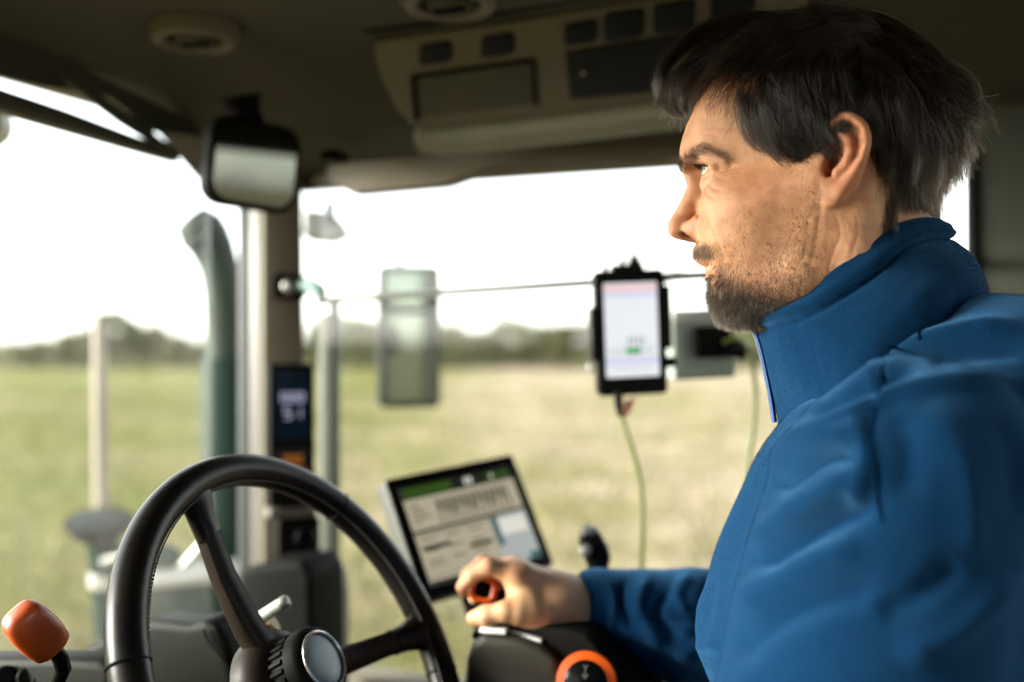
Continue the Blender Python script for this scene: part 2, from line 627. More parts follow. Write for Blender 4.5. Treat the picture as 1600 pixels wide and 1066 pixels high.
def tree_mesh(seed, h, w):
    """Trunk with limbs, and a crown of leaf-sized faces in clumps; base at the origin."""
    r = random.Random(seed)
    tr = [Vector((0, 0, -0.2)), Vector((r.uniform(-.1, .1), 0, h * 0.25)), Vector((r.uniform(-.3, .3), r.uniform(-.2, .2), h * 0.55)), Vector((r.uniform(-.4, .4), 0, h * 0.82))]
    parts = [tube(tr, [h * 0.028, h * 0.022, h * 0.013, h * 0.004], 7)]
    clumps = []
    for k in range(13):
        z = h * r.uniform(0.25, 0.86); a = r.uniform(0, 6.28)
        ext = w * (0.55 + 0.45 * math.sin(min(1, (1.05 - z / h) * 1.5) * PI / 2)) * r.uniform(0.6, 1.05)
        q = Vector((math.cos(a) * ext, math.sin(a) * ext, z + h * r.uniform(0.0, 0.12)))
        s = tr[1].lerp(tr[3], max(0, (z / h - 0.28) / 0.6))
        parts.append(tube([s, s.lerp(q, 0.55) + Vector((0, 0, h * 0.03)), q], [h * 0.009, h * 0.006, h * 0.002], 5))
        clumps.append((q, w * r.uniform(0.30, 0.46)))
        clumps.append((s.lerp(q, 0.6), w * r.uniform(0.26, 0.40)))
    clumps.append((tr[3] + Vector((0, 0, h * 0.05)), w * 0.36))
    V, Fc = [], []
    for c, rad in clumps:
        for k in range(58):
            d = Vector((r.gauss(0, 1), r.gauss(0, 1), r.gauss(0, 0.8))).normalized() * rad * r.uniform(0.35, 1.05)
            p = c + d
            u = Vector((r.gauss(0, 1), r.gauss(0, 1), r.gauss(0, 1))).normalized()
            v = u.cross(Vector((r.gauss(0, 1), r.gauss(0, 1), r.gauss(0, 1)))).normalized()
            s = r.uniform(0.26, 0.50) * h / 7
            n = len(V)
            V += [p - u * s, p + v * s * 0.6, p + u * s, p - v * s * 0.6]
            Fc.append([n, n + 1, n + 2, n + 3])
    return join(*parts), (V, Fc)


protos = []
for i, (h, w) in enumerate(((7.0, 2.6), (6.0, 2.9), (8.0, 3.0), (5.0, 2.6))):
    tk, cr = tree_mesh(40 + i, h, w)
    a = bpy.data.meshes.new('trunk'); a.from_pydata([v[:] for v in tk[0]], [], tk[1]); a.materials.append(bark_m)
    c = bpy.data.meshes.new('crown'); c.from_pydata([v[:] for v in cr[0]], [], cr[1]); c.materials.append(leaf_ms[i % 2])
    protos.append((a, c, h))


def plant(px, top_y, d, k, label, group, name='hedgerow_tree'):
    a, c, h = protos[k]
    x = (px - 800) / FPX * d
    hh = (533 - top_y) / FPX * d + CZ
    o = bpy.data.objects.new(name, None); C.objects.link(o)
    o.location = (x, d, 0); s = hh / (h * 1.02); o.scale = (s * 1.15, s * 1.15, s); o.rotation_euler.z = px * 1.7
    tag(o, label, 'tree', group)
    for nm, me in (('trunk', a), ('crown', c)):
        q = bpy.data.objects.new(nm, me); C.objects.link(q); q.parent = o
    return o


LB = 'green tree in the blurred hedgerow along the far edge of the meadow'
GP = 'trees of the far hedgerow'
plant(188, 480, 92, 2, 'tallest round-topped tree of the hedgerow, seen left of the exhaust stack', None)
prof_t = [(-30, 552), (8, 550), (35, 545), (62, 540), (92, 532), (122, 527), (148, 519), (222, 512), (250, 522), (278, 532), (306, 537), (336, 536), (366, 530),
          (505, 505), (533, 500), (560, 508), (590, 514), (622, 516), (652, 514), (690, 506), (712, 520), (735, 528), (762, 517), (790, 510), (818, 513), (846, 510),
          (876, 516), (906, 514), (936, 518), (1060, 520), (1090, 512), (1120, 508), (1150, 515), (1180, 512)]
for i, (x, y) in enumerate(prof_t):
    plant(x, y - 12 + (8 if i % 3 == 1 else 0), 84 + (i * 37 % 20), (i * 7 + 3) % 4, LB, GP)

# dense low growth joining the hedgerow trees
V, Fc = [], []
r = random.Random(9)
for k in range(5200):
    px = r.uniform(-60, 1260); d = r.uniform(88, 108)
    p = Vector(((px - 800) / FPX * d, d, r.uniform(0.05, 1.7 + 0.6 * math.sin(px * 0.031) + 0.3 * math.sin(px * 0.11))))
    u = Vector((r.gauss(0, 1), r.gauss(0, 1), r.gauss(0, 1))).normalized(); v = u.cross(Vector((0.3, r.gauss(0, 1), 1))).normalized()
    s = r.uniform(0.18, 0.42); n = len(V)
    V += [p - u * s, p + v * s * 0.7, p + u * s, p - v * s * 0.7]; Fc.append([n, n + 1, n + 2, n + 3])
hg = build('hedge_undergrowth', (V, Fc), leaf_ms[1], smooth=False)
tag(hg, 'low continuous hedge along the far edge of the meadow', 'hedge', kind='stuff')

# one leafless tree standing nearer, behind the phone
def bare_tree(base, h, seed):
    r = random.Random(seed)
    tr_parts, tw_parts = [], []
    def grow_(p, d, L, rad, depth):
        q = p + d * L * 0.5 + Vector((r.gauss(0, .04), r.gauss(0, .04), 0)) * L
        e = p + d * L
        (tr_parts if depth < 2 else tw_parts).append(tube([p, q, e], [rad, rad * 0.85, rad * 0.62], 6, cap=False))
        if depth >= 6: return
        for _ in range(3 if r.random() < 0.75 else 2):
            nd = (d + Vector((r.gauss(0, .42), r.gauss(0, .42), r.gauss(0.12, .25)))).normalized()
            grow_(e, nd, L * r.uniform(0.62, 0.82), rad * 0.58, depth + 1)
    grow_(Vector(base), Vector((0, 0, 1)), h * 0.26, h * 0.026, 0)
    return join(*tr_parts), join(*tw_parts)


bt = empty('bare_tree', ((1035 - 800) / FPX * 95, 95, 0), 'leafless grey tree standing above the hedgerow behind the phone holder', 'tree')
tk, tw = bare_tree(bt.location, 15.5, 4)
twig_m = mat('twig', (0.10, 0.08, 0.07), 0.9)
build('trunk', tk, twig_m, bt); build('crown', tw, twig_m, bt)

# small cloud low over the hedgerow
cl_p = P(120, 298, 900.0)
bm = bmesh.new()
r = random.Random(12)
for k in range(16):
    t = (k / 15 - 0.5) * 2
    mtx = Matrix.Translation(cl_p + Vector((t * 20, r.uniform(-8, 8), r.uniform(-2, 3) * (1 - abs(t))))) @ Matrix.Diagonal((r.uniform(5, 9), r.uniform(5, 9), r.uniform(3, 5.5) * (1.15 - abs(t)), 1))
    bmesh.ops.create_icosphere(bm, subdivisions=3, radius=1.0, matrix=mtx)
co = build('cloud', from_bm(bm), mat('cloud', (0.34, 0.27, 0.25), 1.0, spec=0.0), angle=180)
tag(co, 'small faint pinkish cloud in the white sky', 'cloud', kind='stuff')
# ------------------------------------------------------------------ cab shell
liner_m = mat('headliner', (0.052, 0.044, 0.028), 0.85, var=0.12, vscale=30, bump=0.25, bscale=500)
trim_m = mat('cab_trim', (0.135, 0.108, 0.070), 0.6, var=0.08, vscale=12, bump=0.12, bscale=600)
pale_m = mat('pale_trim', (0.085, 0.077, 0.060), 0.45, var=0.06, vscale=10)
dark_m = mat('dark_plastic', (0.0055, 0.0052, 0.0046), 0.55, var=0.2, vscale=30, bump=0.1, bscale=700, spec=0.04)
black_m = mat('black_gloss', (0.004, 0.004, 0.004), 0.25, spec=0.09)
seal_m = mat('rubber_seal', (0.010, 0.014, 0.012), 0.6, var=0.2, vscale=20)
paint_m = mat('green_paint', (0.008, 0.022, 0.016), 0.5, var=0.15, vscale=6, spec=0.12)
steel_m = mat('brushed_steel', (0.30, 0.30, 0.27), 0.4, 0.8, var=0.08, vscale=30)
glass_m = glass_mat('window_glass', dust=0.018)
orange_m = mat('orange_plastic', (0.66, 0.090, 0.006), 0.35, var=0.08, vscale=30, spec=0.5)

cabin = empty('tractor_cab', cab(0.2, 0.7, -1.15), 'tractor cab with grey headliner, window pillars and dusty glass', 'tractor cab')


def sst(x, a, b):
    t = min(1.0, max(0.0, (x - a) / (b - a))); return t * t * (3 - 2 * t)


def ceil_h(a, b):
    h = 0.440
    h -= 0.125 * sst(b, 1.18, 1.49) ** 1.2
    h -= 0.055 * sst(a, 0.92, 1.16)
    h -= 0.10 * sst(-b, 0.02, 0.22)
    h -= 0.10 * sst(-a, 0.55, 0.85)
    return h


As = [-0.85 + 2.0 * i / 40 for i in range(41)]
Bs = [-0.20 + 1.70 * i / 44 for i in range(45)]
# headliner, with the roof skin above it
build('headliner', thick(loft([[cab(a, b, ceil_h(a, b)) for b in Bs] for a in As]), 0.012), liner_m, cabin)
build('roof', box(cab(0.15, 0.66, 0.53), F3, R3, UP, 2.25, 1.76, 0.12, 0.04, 3), paint_m, cabin)
# beam above the windscreen, dark gap between it and the headliner
hd = [on_a(-120, -38, 1.17), on_a(0, 22, 1.165), on_a(160, 104, 1.15), on_a(330, 190, 1.12)]
hd = [Vector(p) for p in spline(hd, 14)]
build('header_rail', tube(hd, 0.017, 10), trim_m, cabin)
hd2 = [p + UP * 0.028 - F3 * 0.03 for p in hd]
build('header_seal', tube(hd2, 0.006, 8), seal_m, cabin)
hl = cab(1.19, -0.40, 0.42)
build('windscreen_header', box(cab(1.20, 0.62, 0.445), F3, R3, UP, 0.10, 1.72, 0.13, 0.02), trim_m, cabin)
build('side_header', box(cab(0.10, 1.525, 0.335), F3, R3, UP, 1.95, 0.05, 0.13, 0.015), trim_m, cabin)

# right front pillar: pale outer edge, rubber seal, main trim
def column(pxl, pxr, y0, y1, d0, d1, dep, m, name, bev=0.006):
    """Upright between two sight lines, from y0 to y1 in the photograph, d = depth at left and right edge."""
    pts = [P(pxl(y0), y0, d0), P(pxr(y0), y0, d1), P(pxr(y1), y1, d1), P(pxl(y1), y1, d0)]
    n = (pts[1] - pts[0]).cross(pts[3] - pts[0]).normalized()
    if n.dot(EYE - pts[0]) < 0: n = -n
    return build(name, poly_prism(pts, n, dep, bev), m, cabin)


column(lambda y: 409, lambda y: 472 + (y - 200) * 0.012, 200, 1120, 1.720, 1.745, 0.07, trim_m, 'pillar', 0.012)
column(lambda y: 389, lambda y: 411, 200, 1120, 1.740, 1.728, 0.06, pale_m, 'pillar_edge', 0.006)
column(lambda y: 371 - (y - 300) * 0.0, lambda y: 387, 215, 1120, 1.76, 1.752, 0.05, seal_m, 'pillar_seal', 0.004)
# door edge beyond the pillar
column(lambda y: 497, lambda y: 512, 490, 1120, 1.84, 1.835, 0.02, mat('door_edge_grey', (0.17, 0.175, 0.145), 0.5), 'door_edge', 0.004)
column(lambda y: 513, lambda y: 524, 470, 1120, 1.85, 1.845, 0.02, paint_m, 'door_frame', 0.003)
# trim under the roof at the door's front corner
pts = [(497, 233), (515, 285), (548, 303), (600, 298), (690, 290), (730, 276), (762, 262), (900, 250), (1075, 235), (1075, 205), (800, 218), (560, 235)]
build('door_header', poly_prism([on_b(x, y, 1.475) for x, y in pts], -R3, 0.045, 0.008), trim_m, cabin)
pts = [(560, 243), (575, 232), (1075, 188), (1075, 198), (800, 222)]
build('header_gap', poly_prism([on_b(x, y, 1.463) for x, y in pts], -R3, 0.02, 0.002), dark_m, cabin)
build('hinge_cover', poly_prism([P(x, y, 1.60) for x, y in ((497, 236), (520, 230), (533, 240), (525, 252), (500, 250))], -R3, 0.03, 0.004), dark_m, cabin)
# right rear pillar and its panel
pts = [(1520, 186), (1536, 172), (1566, 164), (1700, 150), (1700, 1200), (1510, 1200), (1516, 420)]
build('rear_pillar_panel', poly_prism([on_b(x, y, 1.40) for x, y in pts], -R3, 0.06, 0.01), mat('panel_green_grey', (0.050, 0.053, 0.036), 0.7, var=0.1, vscale=14, bump=0.2, bscale=300), cabin)
pts = [(1512, 205), (1521, 200), (1524, 400), (1521, 1200), (1512, 1200)]
build('rear_pillar_edge', poly_prism([on_b(x, y, 1.39) for x, y in pts], -R3, 0.03, 0.003), seal_m, cabin)
# corners that the photograph does not show, kept simple: left pillars, rear posts, sill, floor, rear wall
for a, b in ((1.12, -0.22), (-0.80, 1.50)):
    build('pillar', box(cab(a, b, -0.35), F3, R3, UP, 0.10, 0.08, 1.55, 0.015), trim_m, cabin)
build('left_light_blocker', box(cab(-0.06, -0.24, -0.35), F3, R3, UP, 1.48, 0.05, 1.55, 0.015), trim_m, cabin)  # unseen opaque panel, added to block side light so it comes from ahead
build('rear_wall', box(cab(-0.84, 0.54, -0.78), F3, R3, UP, 0.06, 1.9, 0.75, 0.01), liner_m, cabin)
build('floor', box(cab(0.15, 0.54, -1.18), F3, R3, UP, 2.1, 2.0, 0.05, 0.01), dark_m, cabin)
build('side_sill', box(cab(0.10, 1.50, -0.87), F3, R3, UP, 1.9, 0.07, 0.60, 0.015), trim_m, cabin)
build('front_sill', box(cab(1.18, 0.54, -0.92), F3, R3, UP, 0.07, 1.9, 0.50, 0.015), trim_m, cabin)
# glass
ws = [[cab(1.175 + 0.05 * math.sin(PI * k / 12), -0.20 + 1.66 * k / 12, h) for k in range(13)] for h in (-0.68, -0.3, 0.1, 0.385)]
o = build('windscreen', loft(ws), glass_m, cabin); o['label'] = 'dusty curved windscreen'
sw = [[cab(-0.08 + 1.10 * k / 10, 1.512 + 0.012 * math.sin(PI * k / 10), h) for k in range(11)] for h in (-0.58, -0.1, 0.28)]
o = build('side_window', loft(sw), glass_m, cabin); o['label'] = 'right-hand side window'
rw = [[cab(-0.82, -0.20 + 1.66 * k / 4, h) for k in range(5)] for h in (-0.42, 0.36)]
build('rear_window', loft(rw), glass_m, cabin)

# ------------------------------------------------------------------ overhead console
con = empty('overhead_console', cab(0.2, 1.3, 0.3), 'grey overhead console with square black switches, storage pocket and dark display', 'console')


switch_m = mat('switch_black', (0.005, 0.005, 0.005), 0.6, spec=0.2)


def cf(px, py, lift=0.0):
    """Point on the slanted face of the console seen at a pixel; lift > 0 towards the driver."""
    p0 = cab(0, 1.215, 0.415); u = (cab(0, 1.345, 0.315) - p0).normalized()
    n = u.cross(F3).normalized()
    if n.dot(EYE - p0) < 0: n = -n
    r = ray(px, py)
    return EYE + r * ((p0 - EYE).dot(n) / r.dot(n)) + n * lift, n


face_px = [(582, 66), (640, 58), (760, 42), (880, 22), (1000, 4), (1120, -16), (1260, -40), (1260, 128), (1120, 150), (1000, 166), (860, 184), (740, 196), (668, 202), (640, 196), (618, 172), (598, 130), (585, 96)]
n_ = cf(800, 100)[1]
body_c = build('console_body', poly_prism([cf(x, y)[0] for x, y in face_px], n_, 0.07, 0.008, 3), trim_m, con)
lip = [cf(x, y)[0] for x, y in ((640, 202), (680, 206), (760, 200), (880, 186), (1000, 170), (1120, 154), (1260, 132))]
build('console_lip', tube([Vector(p) + R3 * 0.022 - UP * 0.004 for p in spline(lip, 24)], [0.012] + [0.026] * 22 + [0.02], 14), mat('pale_lip', (0.20, 0.19, 0.135), 0.5, var=0.08, vscale=12), con)
build('console_gap', tube([Vector(p) - R3 * 0.012 + UP * 0.010 for p in spline([cf(x, y)[0] for x, y in ((576, 60), (640, 54), (760, 38), (880, 18), (1000, 0), (1150, -26))], 16)], 0.006, 8), dark_m, con)
for x0, x1, y0, y1 in ((656, 706, 66, 98), (752, 803, 53, 86), (882, 933, 33, 67), (944, 1006, 16, 60), (1021, 1086, 2, 49), (1110, 1180, -16, 34)):
    sl = (y1 - y0) * 0.0 - 8 * (x1 - x0) / 55
    q = [cf(x, y, 0.0045)[0] for x, y in ((x0, y0 - sl / 2), (x1, y0 + sl / 2), (x1, y1 + sl / 2), (x0, y1 - sl / 2))]
    c = sum(q, Vector()) / 4; ux = ((q[1] + q[2]) - (q[0] + q[3])) / 2; uy = ((q[0] + q[1]) - (q[2] + q[3])) / 2
    b = build('switch', poly_prism(round_rect(c, ux.normalized(), uy.normalized(), ux.length, uy.length, 0.008), n_, 0.012, 0.002), switch_m, con)
q = [cf(x, y, 0.001)[0] for x, y in ((644, 120), (832, 94), (835, 162), (650, 184))]
pk = poly_prism(q, n_, 0.004, 0.001)
build('pocket', pk, mat('pocket_lining', (0.075, 0.065, 0.047), 0.8, var=0.1, vscale=20), con)
fr = [[(642, 117), (833, 91), (833, 95), (644, 121)], [(642, 117), (649, 119), (655, 186), (648, 187)], [(832, 92), (836, 92), (840, 164), (836, 164)]]
build('pocket_edge', join(*[poly_prism([cf(x, y, 0.005)[0] for x, y in f], n_, 0.008, 0.001) for f in fr]), dark_m, con)
q = [cf(x, y, 0.004)[0] for x, y in ((884, 80), (1110, 44), (1200, 30), (1200, 120), (1110, 134), (892, 154))]
dsp = build('radio_panel', poly_prism(q, n_, 0.012, 0.003), switch_m, con)
build('indicator', lathe(cf(912, 110, 0.006)[0], n_, [(0.0, 0.002), (0.0025, 0.0015), (0.003, 0.0)], 14), mat('indicator_grey', (0.5, 0.48, 0.42), 0.4), dsp)

# round ceiling lamps
for (px, py, lb) in ((305, 68, 'round grey ceiling vent above the interior mirror'), (702, 14, 'round grey ceiling vent beside the overhead console')):
    c = on_h(px, py, 0.405)
    v = empty('ceiling_vent', c, lb, 'vent')
    build('vent_ring', lathe(c + UP * 0.012, -UP, [(0.060, -0.04), (0.060, 0.002), (0.055, 0.011), (0.047, 0.013), (0.040, 0.008), (0.036, -0.018)], 36), trim_m, v)
    build('vent_core', lathe(c + UP * 0.012, -UP, [(0.040, -0.014), (0.030, -0.012), (0.027, 0.008), (0.022, 0.012), (0.0, 0.013)], 30), liner_m, v)
    build('vent_slot', box(c - UP * 0.0025, F3, R3, UP, 0.040, 0.012, 0.004, 0.001), dark_m, v)
# ------------------------------------------------------------------ fittings in the cab
mirror_m = mat('mirror_glass', (0.10, 0.105, 0.092), 0.03, 1.0)

# interior mirror
mc = P(399, 258, 1.46)
mn = Vector((0.62, -0.78, -0.082)).normalized()
mr_, mu_, mn = frame_of(mn)
im = empty('interior_mirror', mc + UP * 0.09, 'black-framed interior mirror hanging by the front pillar', 'mirror')
roll = math.radians(4)
ux = mr_ * math.cos(roll) - mu_ * math.sin(roll); uy = mu_ * math.cos(roll) + mr_ * math.sin(roll)
build('housing', poly_prism(round_rect(mc, ux, uy, 0.142, 0.130, 0.031, 8), mn, 0.030, 0.006, 3), dark_m, im)
build('mirror_glass', poly_prism(round_rect(mc + mn * 0.0022, ux, uy, 0.124, 0.112, 0.025, 8), mn, 0.004), mirror_m, im)
build('mirror_arm', tube([mc - mn * 0.015 + uy * 0.05, mc - mn * 0.03 + uy * 0.075 - ux * 0.012, mc - mn * 0.03 + uy * 0.100 - ux * 0.02], [0.020, 0.024, 0.030], 12), dark_m, im)

# roller blind over the windscreen
bl = empty('sun_blind', on_a(140, 180, 1.0), 'dark roller sun blind with a slanted bottom bar across the windscreen', 'sun blind')
mesh_m = mat('blind_mesh', (0.050, 0.052, 0.038), 0.8, var=0.15, vscale=120)
def slab(pts, a, dep, m, name, par, bev=0.002): return build(name, poly_prism([on_a(x, y, a) for x, y in pts], -F3, dep, bev), m, par)
slab([(-260, -90), (-120, -22), (0, 40), (160, 122), (335, 205), (322, 214), (255, 208), (228, 204), (198, 172), (170, 150), (60, 133), (0, 118), (-120, 84), (-260, 30)], 1.085, 0.004, mesh_m, 'blind_cloth', bl, 0.0)
slab([(-260, 70), (-120, 104), (0, 137), (100, 170), (196, 206), (240, 222), (276, 240), (284, 254), (240, 242), (0, 172), (-120, 136), (-260, 96)], 1.055, 0.022, mat('blind_bar', (0.075, 0.078, 0.056), 0.5, var=0.1, vscale=20), 'bottom_bar', bl, 0.004)
slab([(104, 124), (128, 128), (205, 180), (276, 234), (283, 247), (240, 222), (190, 190)], 1.045, 0.010, mesh_m, 'side_arm', bl)

outer_mirror_m = mat('outer_mirror_glass', (0.16, 0.18, 0.155), 0.05, 1.0)
# clamp on the pillar and the cross rod it carries
rodA = P(497, 470, 1.66); rodB = on_b(1520, 402, 1.36)
rd = empty('cross_rod', rodA, 'thin steel rod clamped across the side window', 'rod')
build('rod', tube([rodA, rodA.lerp(rodB, 0.5), rodB], 0.0058, 10), mat('rod_steel', (0.06, 0.065, 0.055), 0.5, 0.0), rd)
cl = empty('rod_clamp', P(455, 448, 1.70), 'black clamp bolted to the front pillar', 'clamp')
nrm = (EYE - P(455, 448, 1.70)).normalized(); cr, cu, cn = frame_of(nrm)
cc_ = P(452, 448, 1.685)
build('clamp_plate', poly_prism(round_rect(cc_, cr, cu, 0.055, 0.044, 0.008), cn, 0.03, 0.003), dark_m, cl)
build('clamp_bolt', lathe(cc_ + cn * 0.0005, cn, [(0.012, 0), (0.012, 0.005), (0.009, 0.008), (0.0, 0.009)], 18), steel_m, cl)
build('clamp_arm', tube([P(470, 447, 1.69), P(487, 447, 1.675), P(499, 455, 1.665), P(507, 475, 1.66)], [0.012, 0.013, 0.014, 0.008], 10, flat=0.7), mat('teal_plastic', (0.035, 0.10, 0.085), 0.5), cl)

# display on the pillar
pdp = empty('pillar_display', P(458, 690, 1.64), 'tall black pillar display with pale and orange read-outs', 'display')
d_c = P(457, 680, 1.640); dn = (Vector((0.42, -0.90, 0.02))).normalized(); dr, du, dn = frame_of(dn)
W_ = 0.070; Hh = 0.235
build('housing', poly_prism(round_rect(d_c, dr, du, W_ + 0.004, Hh, 0.006), dn, 0.035, 0.003), dark_m, pdp)
build('screen', poly_prism(round_rect(d_c + dn * 0.0015 + du * 0.050, dr, du, W_ - 0.012, 0.112, 0.003), dn, 0.003), mat('display_black', (0.004, 0.007, 0.009), 0.12), pdp)
build('screen', poly_prism(round_rect(d_c + dn * 0.0015 - du * 0.052, dr, du, W_ - 0.012, 0.060, 0.003), dn, 0.003), mat('display_brown', (0.010, 0.006, 0.004), 0.12), pdp)
pale_dig = mat('digits_pale', (0.1, 0.1, 0.12), 0.5, emit=(0.62, 0.60, 0.85), estr=0.11)
orange_dig = mat('digits_orange', (0.1, 0.04, 0.0), 0.5, emit=(0.9, 0.28, 0.03), estr=0.09)
SEG = {'0': 'abcdef', '1': 'bc', '2': 'abged', '3': 'abgcd', '4': 'fgbc', '5': 'afgcd', '6': 'afgedc', '7': 'abc', '8': 'abcdefg', '9': 'abcdfg'}
def digits(txt, c, ux, uy, n, h, w, gap):
    out = []
    t = h * 0.13
    for i, ch in enumerate(txt):
        o_ = c + ux * (i - (len(txt) - 1) / 2) * (w + gap)
        pos = {'a': (0, h / 2, w, t), 'd': (0, -h / 2, w, t), 'g': (0, 0, w, t), 'f': (-w / 2, h / 4, t, h / 2), 'b': (w / 2, h / 4, t, h / 2), 'e': (-w / 2, -h / 4, t, h / 2), 'c': (w / 2, -h / 4, t, h / 2)}
        for sgm in SEG.get(ch, ''):
            x, y, sx, sy = pos[sgm]
            q = [o_ + ux * (x + a * sx / 2) + uy * (y + b * sy / 2) for a, b in ((-1, -1), (1, -1), (1, 1), (-1, 1))]
            out.append(poly_prism(q, n, 0.0005))
    return join(*out)
build('read_out', digits('888', d_c + dn * 0.0022 + du * 0.062, dr, du, dn, 0.015, 0.009, 0.005), pale_dig, pdp)
build('read_out', digits('51', d_c + dn * 0.0022 + du * 0.036, dr, du, dn, 0.017, 0.010, 0.006), pale_dig, pdp)
build('read_out', digits('88', d_c + dn * 0.0022 - du * 0.040, dr, du, dn, 0.012, 0.010, 0.006), orange_dig, pdp)
build('read_out', digits('888', d_c + dn * 0.0022 - du * 0.062, dr, du, dn, 0.012, 0.009, 0.005), orange_dig, pdp)
build('shelf', poly_prism(round_rect(d_c - du * 0.128 + dn * 0.004, dr, du, W_ + 0.008, 0.016, 0.004), dn, 0.045, 0.003), pale_m, pdp)
pb_ = empty('pillar_socket', P(468, 838, 1.65), 'black socket box under the pillar display', 'socket')
sc = P(468, 840, 1.645)
build('housing', poly_prism(round_rect(sc, dr, du, 0.070, 0.070, 0.010), dn, 0.05, 0.004), dark_m, pb_)
build('cap', lathe(sc + dr * 0.008 + dn * 0.001, dn, [(0.019, 0), (0.019, 0.008), (0.015, 0.012), (0.0, 0.012)], 20), black_m, pb_)

# terminal on its arm
t_c = Vector((-0.056, 1.3755, CZ - 0.2515)); t_ux = Vector((0.818, 0.567, 0.102)).normalized()
t_n = Vector((0.459, -0.748, 0.479)).normalized(); t_uy = t_n.cross(t_ux).normalized(); t_ux = t_uy.cross(t_n).normalized()
tm = empty('terminal', t_c - UP * 0.1, 'tilted touchscreen terminal in a black bezel showing a grey table', 'screen')
build('housing', poly_prism(round_rect(t_c - t_n * 0.002, t_ux, t_uy, 0.211, 0.172, 0.006), t_n, 0.034, 0.004), mat('terminal_shell', (0.05, 0.05, 0.043), 0.5), tm)
build('bezel', poly_prism(round_rect(t_c, t_ux, t_uy, 0.210, 0.171, 0.005), t_n, 0.006, 0.002), black_m, tm)
def tq(x0, x1, y0, y1, l=0.0):
    return [t_c + t_n * l + t_ux * (x * 0.180) + t_uy * (y * 0.138) for x, y in ((x0 - .5, .5 - y0), (x1 - .5, .5 - y0), (x1 - .5, .5 - y1), (x0 - .5, .5 - y1))]
def lit(name, c, s=0.55): return mat(name, tuple(v * 0.12 for v in c), 0.35, emit=c, estr=s * 0.30)
scr = build('screen', poly_prism(tq(0, 1, 0, 1, 0.0006), t_n, 0.002), lit('screen_beige', (0.50, 0.44, 0.32), 0.42), tm)
g_green, g_dark, g_line = lit('screen_green', (0.028, 0.075, 0.006), 0.45), lit('screen_dark', (0.012, 0.014, 0.008), 0.3), lit('screen_line', (0.13, 0.11, 0.07), 0.35)
g_blue, g_white, g_teal = lit('screen_blue', (0.46, 0.50, 0.48), 0.42), lit('screen_white', (0.85, 0.82, 0.72), 0.42), lit('screen_teal', (0.05, 0.14, 0.16), 0.4)
def pr(name, m, *rects, l=0.0012):
    for r_ in rects: build(name, poly_prism(tq(*r_, l), t_n, 0.0005), m, scr)
pr('title_bar', g_dark, (0, 1, 0, 0.135))
pr('title_bar', g_green, (0.02, 0.44, 0.02, 0.125), (0.76, 0.86, 0.03, 0.11), (0.88, 0.97, 0.03, 0.11), l=0.0016)
pr('title_icon', g_white, (0.56, 0.585, 0.03, 0.10), (0.60, 0.625, 0.03, 0.10), (0.80, 0.82, 0.05, 0.09), l=0.002)
pr('column_line', g_dark, *[(0.26 + 0.058 * k, 0.272 + 0.058 * k, 0.17, 0.44) for k in range(12)])
pr('column_icon', g_line, *[(0.275 + 0.058 * k, 0.298 + 0.058 * k, 0.20, 0.30 + 0.03 * (k % 3)) for k in range(11)])
pr('row_line', g_dark, (0, 1, 0.455, 0.485), (0, 0.66, 0.505, 0.512), (0.03, 0.27, 0.62, 0.66), (0.42, 0.62, 0.70, 0.74), (0.03, 0.2, 0.82, 0.828), (0, 0.66, 0.92, 0.926))
pr('text_line', g_line, *[(0.04, 0.10 + 0.03 * (k % 4), 0.19 + 0.045 * k, 0.205 + 0.045 * k) for k in range(5)], *[(0.05 + 0.2 * (k % 3), 0.17 + 0.2 * (k % 3), 0.55 + 0.11 * (k // 3), 0.565 + 0.11 * (k // 3)) for k in range(9)])
pr('map_panel', g_blue, (0.67, 1, 0.49, 1.0))
pr('map_panel', g_white, (0.70, 0.97, 0.53, 0.70), l=0.0016)
pr('map_edge', g_teal, (0.665, 0.72, 0.49, 0.80), (0.90, 1.0, 0.93, 1.0), l=0.002)
pr('soft_keys', g_dark, (0.0, 0.64, 0.965, 1.0), l=0.0016)
build('bracket', join(box(t_c - t_uy * 0.104 - t_n * 0.012, t_ux, t_uy, t_n, 0.075, 0.050, 0.045, 0.006), tube([t_c - t_n * 0.03 - t_uy * 0.06, P(760, 990, 1.32), P(800, 1090, 1.30)], 0.016, 12)), dark_m, tm)

# phone in its holder on the cross rod
ph_c = P(987, 520, 1.395)
pn = Vector((0.111, -0.99, -0.03)).normalized(); px_, pu_, pn = frame_of(pn)
tilt = math.radians(-2.5); px2 = px_ * math.cos(tilt) - pu_ * math.sin(tilt); pu2 = pu_ * math.cos(tilt) + px_ * math.sin(tilt); px_, pu_ = px2, pu2
ph = empty('phone_holder', ph_c - UP * 0.09, 'black handheld computer in a holder, white screen with a green button', 'phone')
build('case', poly_prism(round_rect(ph_c, px_, pu_, 0.100, 0.176, 0.008), pn, 0.026, 0.004, 3), dark_m, ph)
s_c = ph_c + pn * 0.0004 + pu_ * 0.004
ps = build('screen', poly_prism(round_rect(s_c, px_, pu_, 0.076, 0.132, 0.002), pn, 0.002), lit('phone_white', (0.66, 0.68, 0.70), 0.62), ph)
def pq(x0, x1, y0, y1, l=0.0008): return poly_prism([s_c + pn * l + px_ * (x * 0.076) + pu_ * (y * 0.132) for x, y in ((x0 - .5, .5 - y0), (x1 - .5, .5 - y0), (x1 - .5, .5 - y1), (x0 - .5, .5 - y1))], pn, 0.0004)
build('title_bar', pq(0, 1, 0.02, 0.09), lit('phone_pink', (0.70, 0.48, 0.50), 0.6), ps)
lil = lit('phone_lilac', (0.52, 0.52, 0.72), 0.6)
build('title_bar', pq(0, 1, 0.105, 0.15), lil, ps); build('tool_bar', pq(0.0, 1, 0.80, 0.86), lil, ps)
grey_t = lit('phone_grey', (0.28, 0.30, 0.36), 0.5)
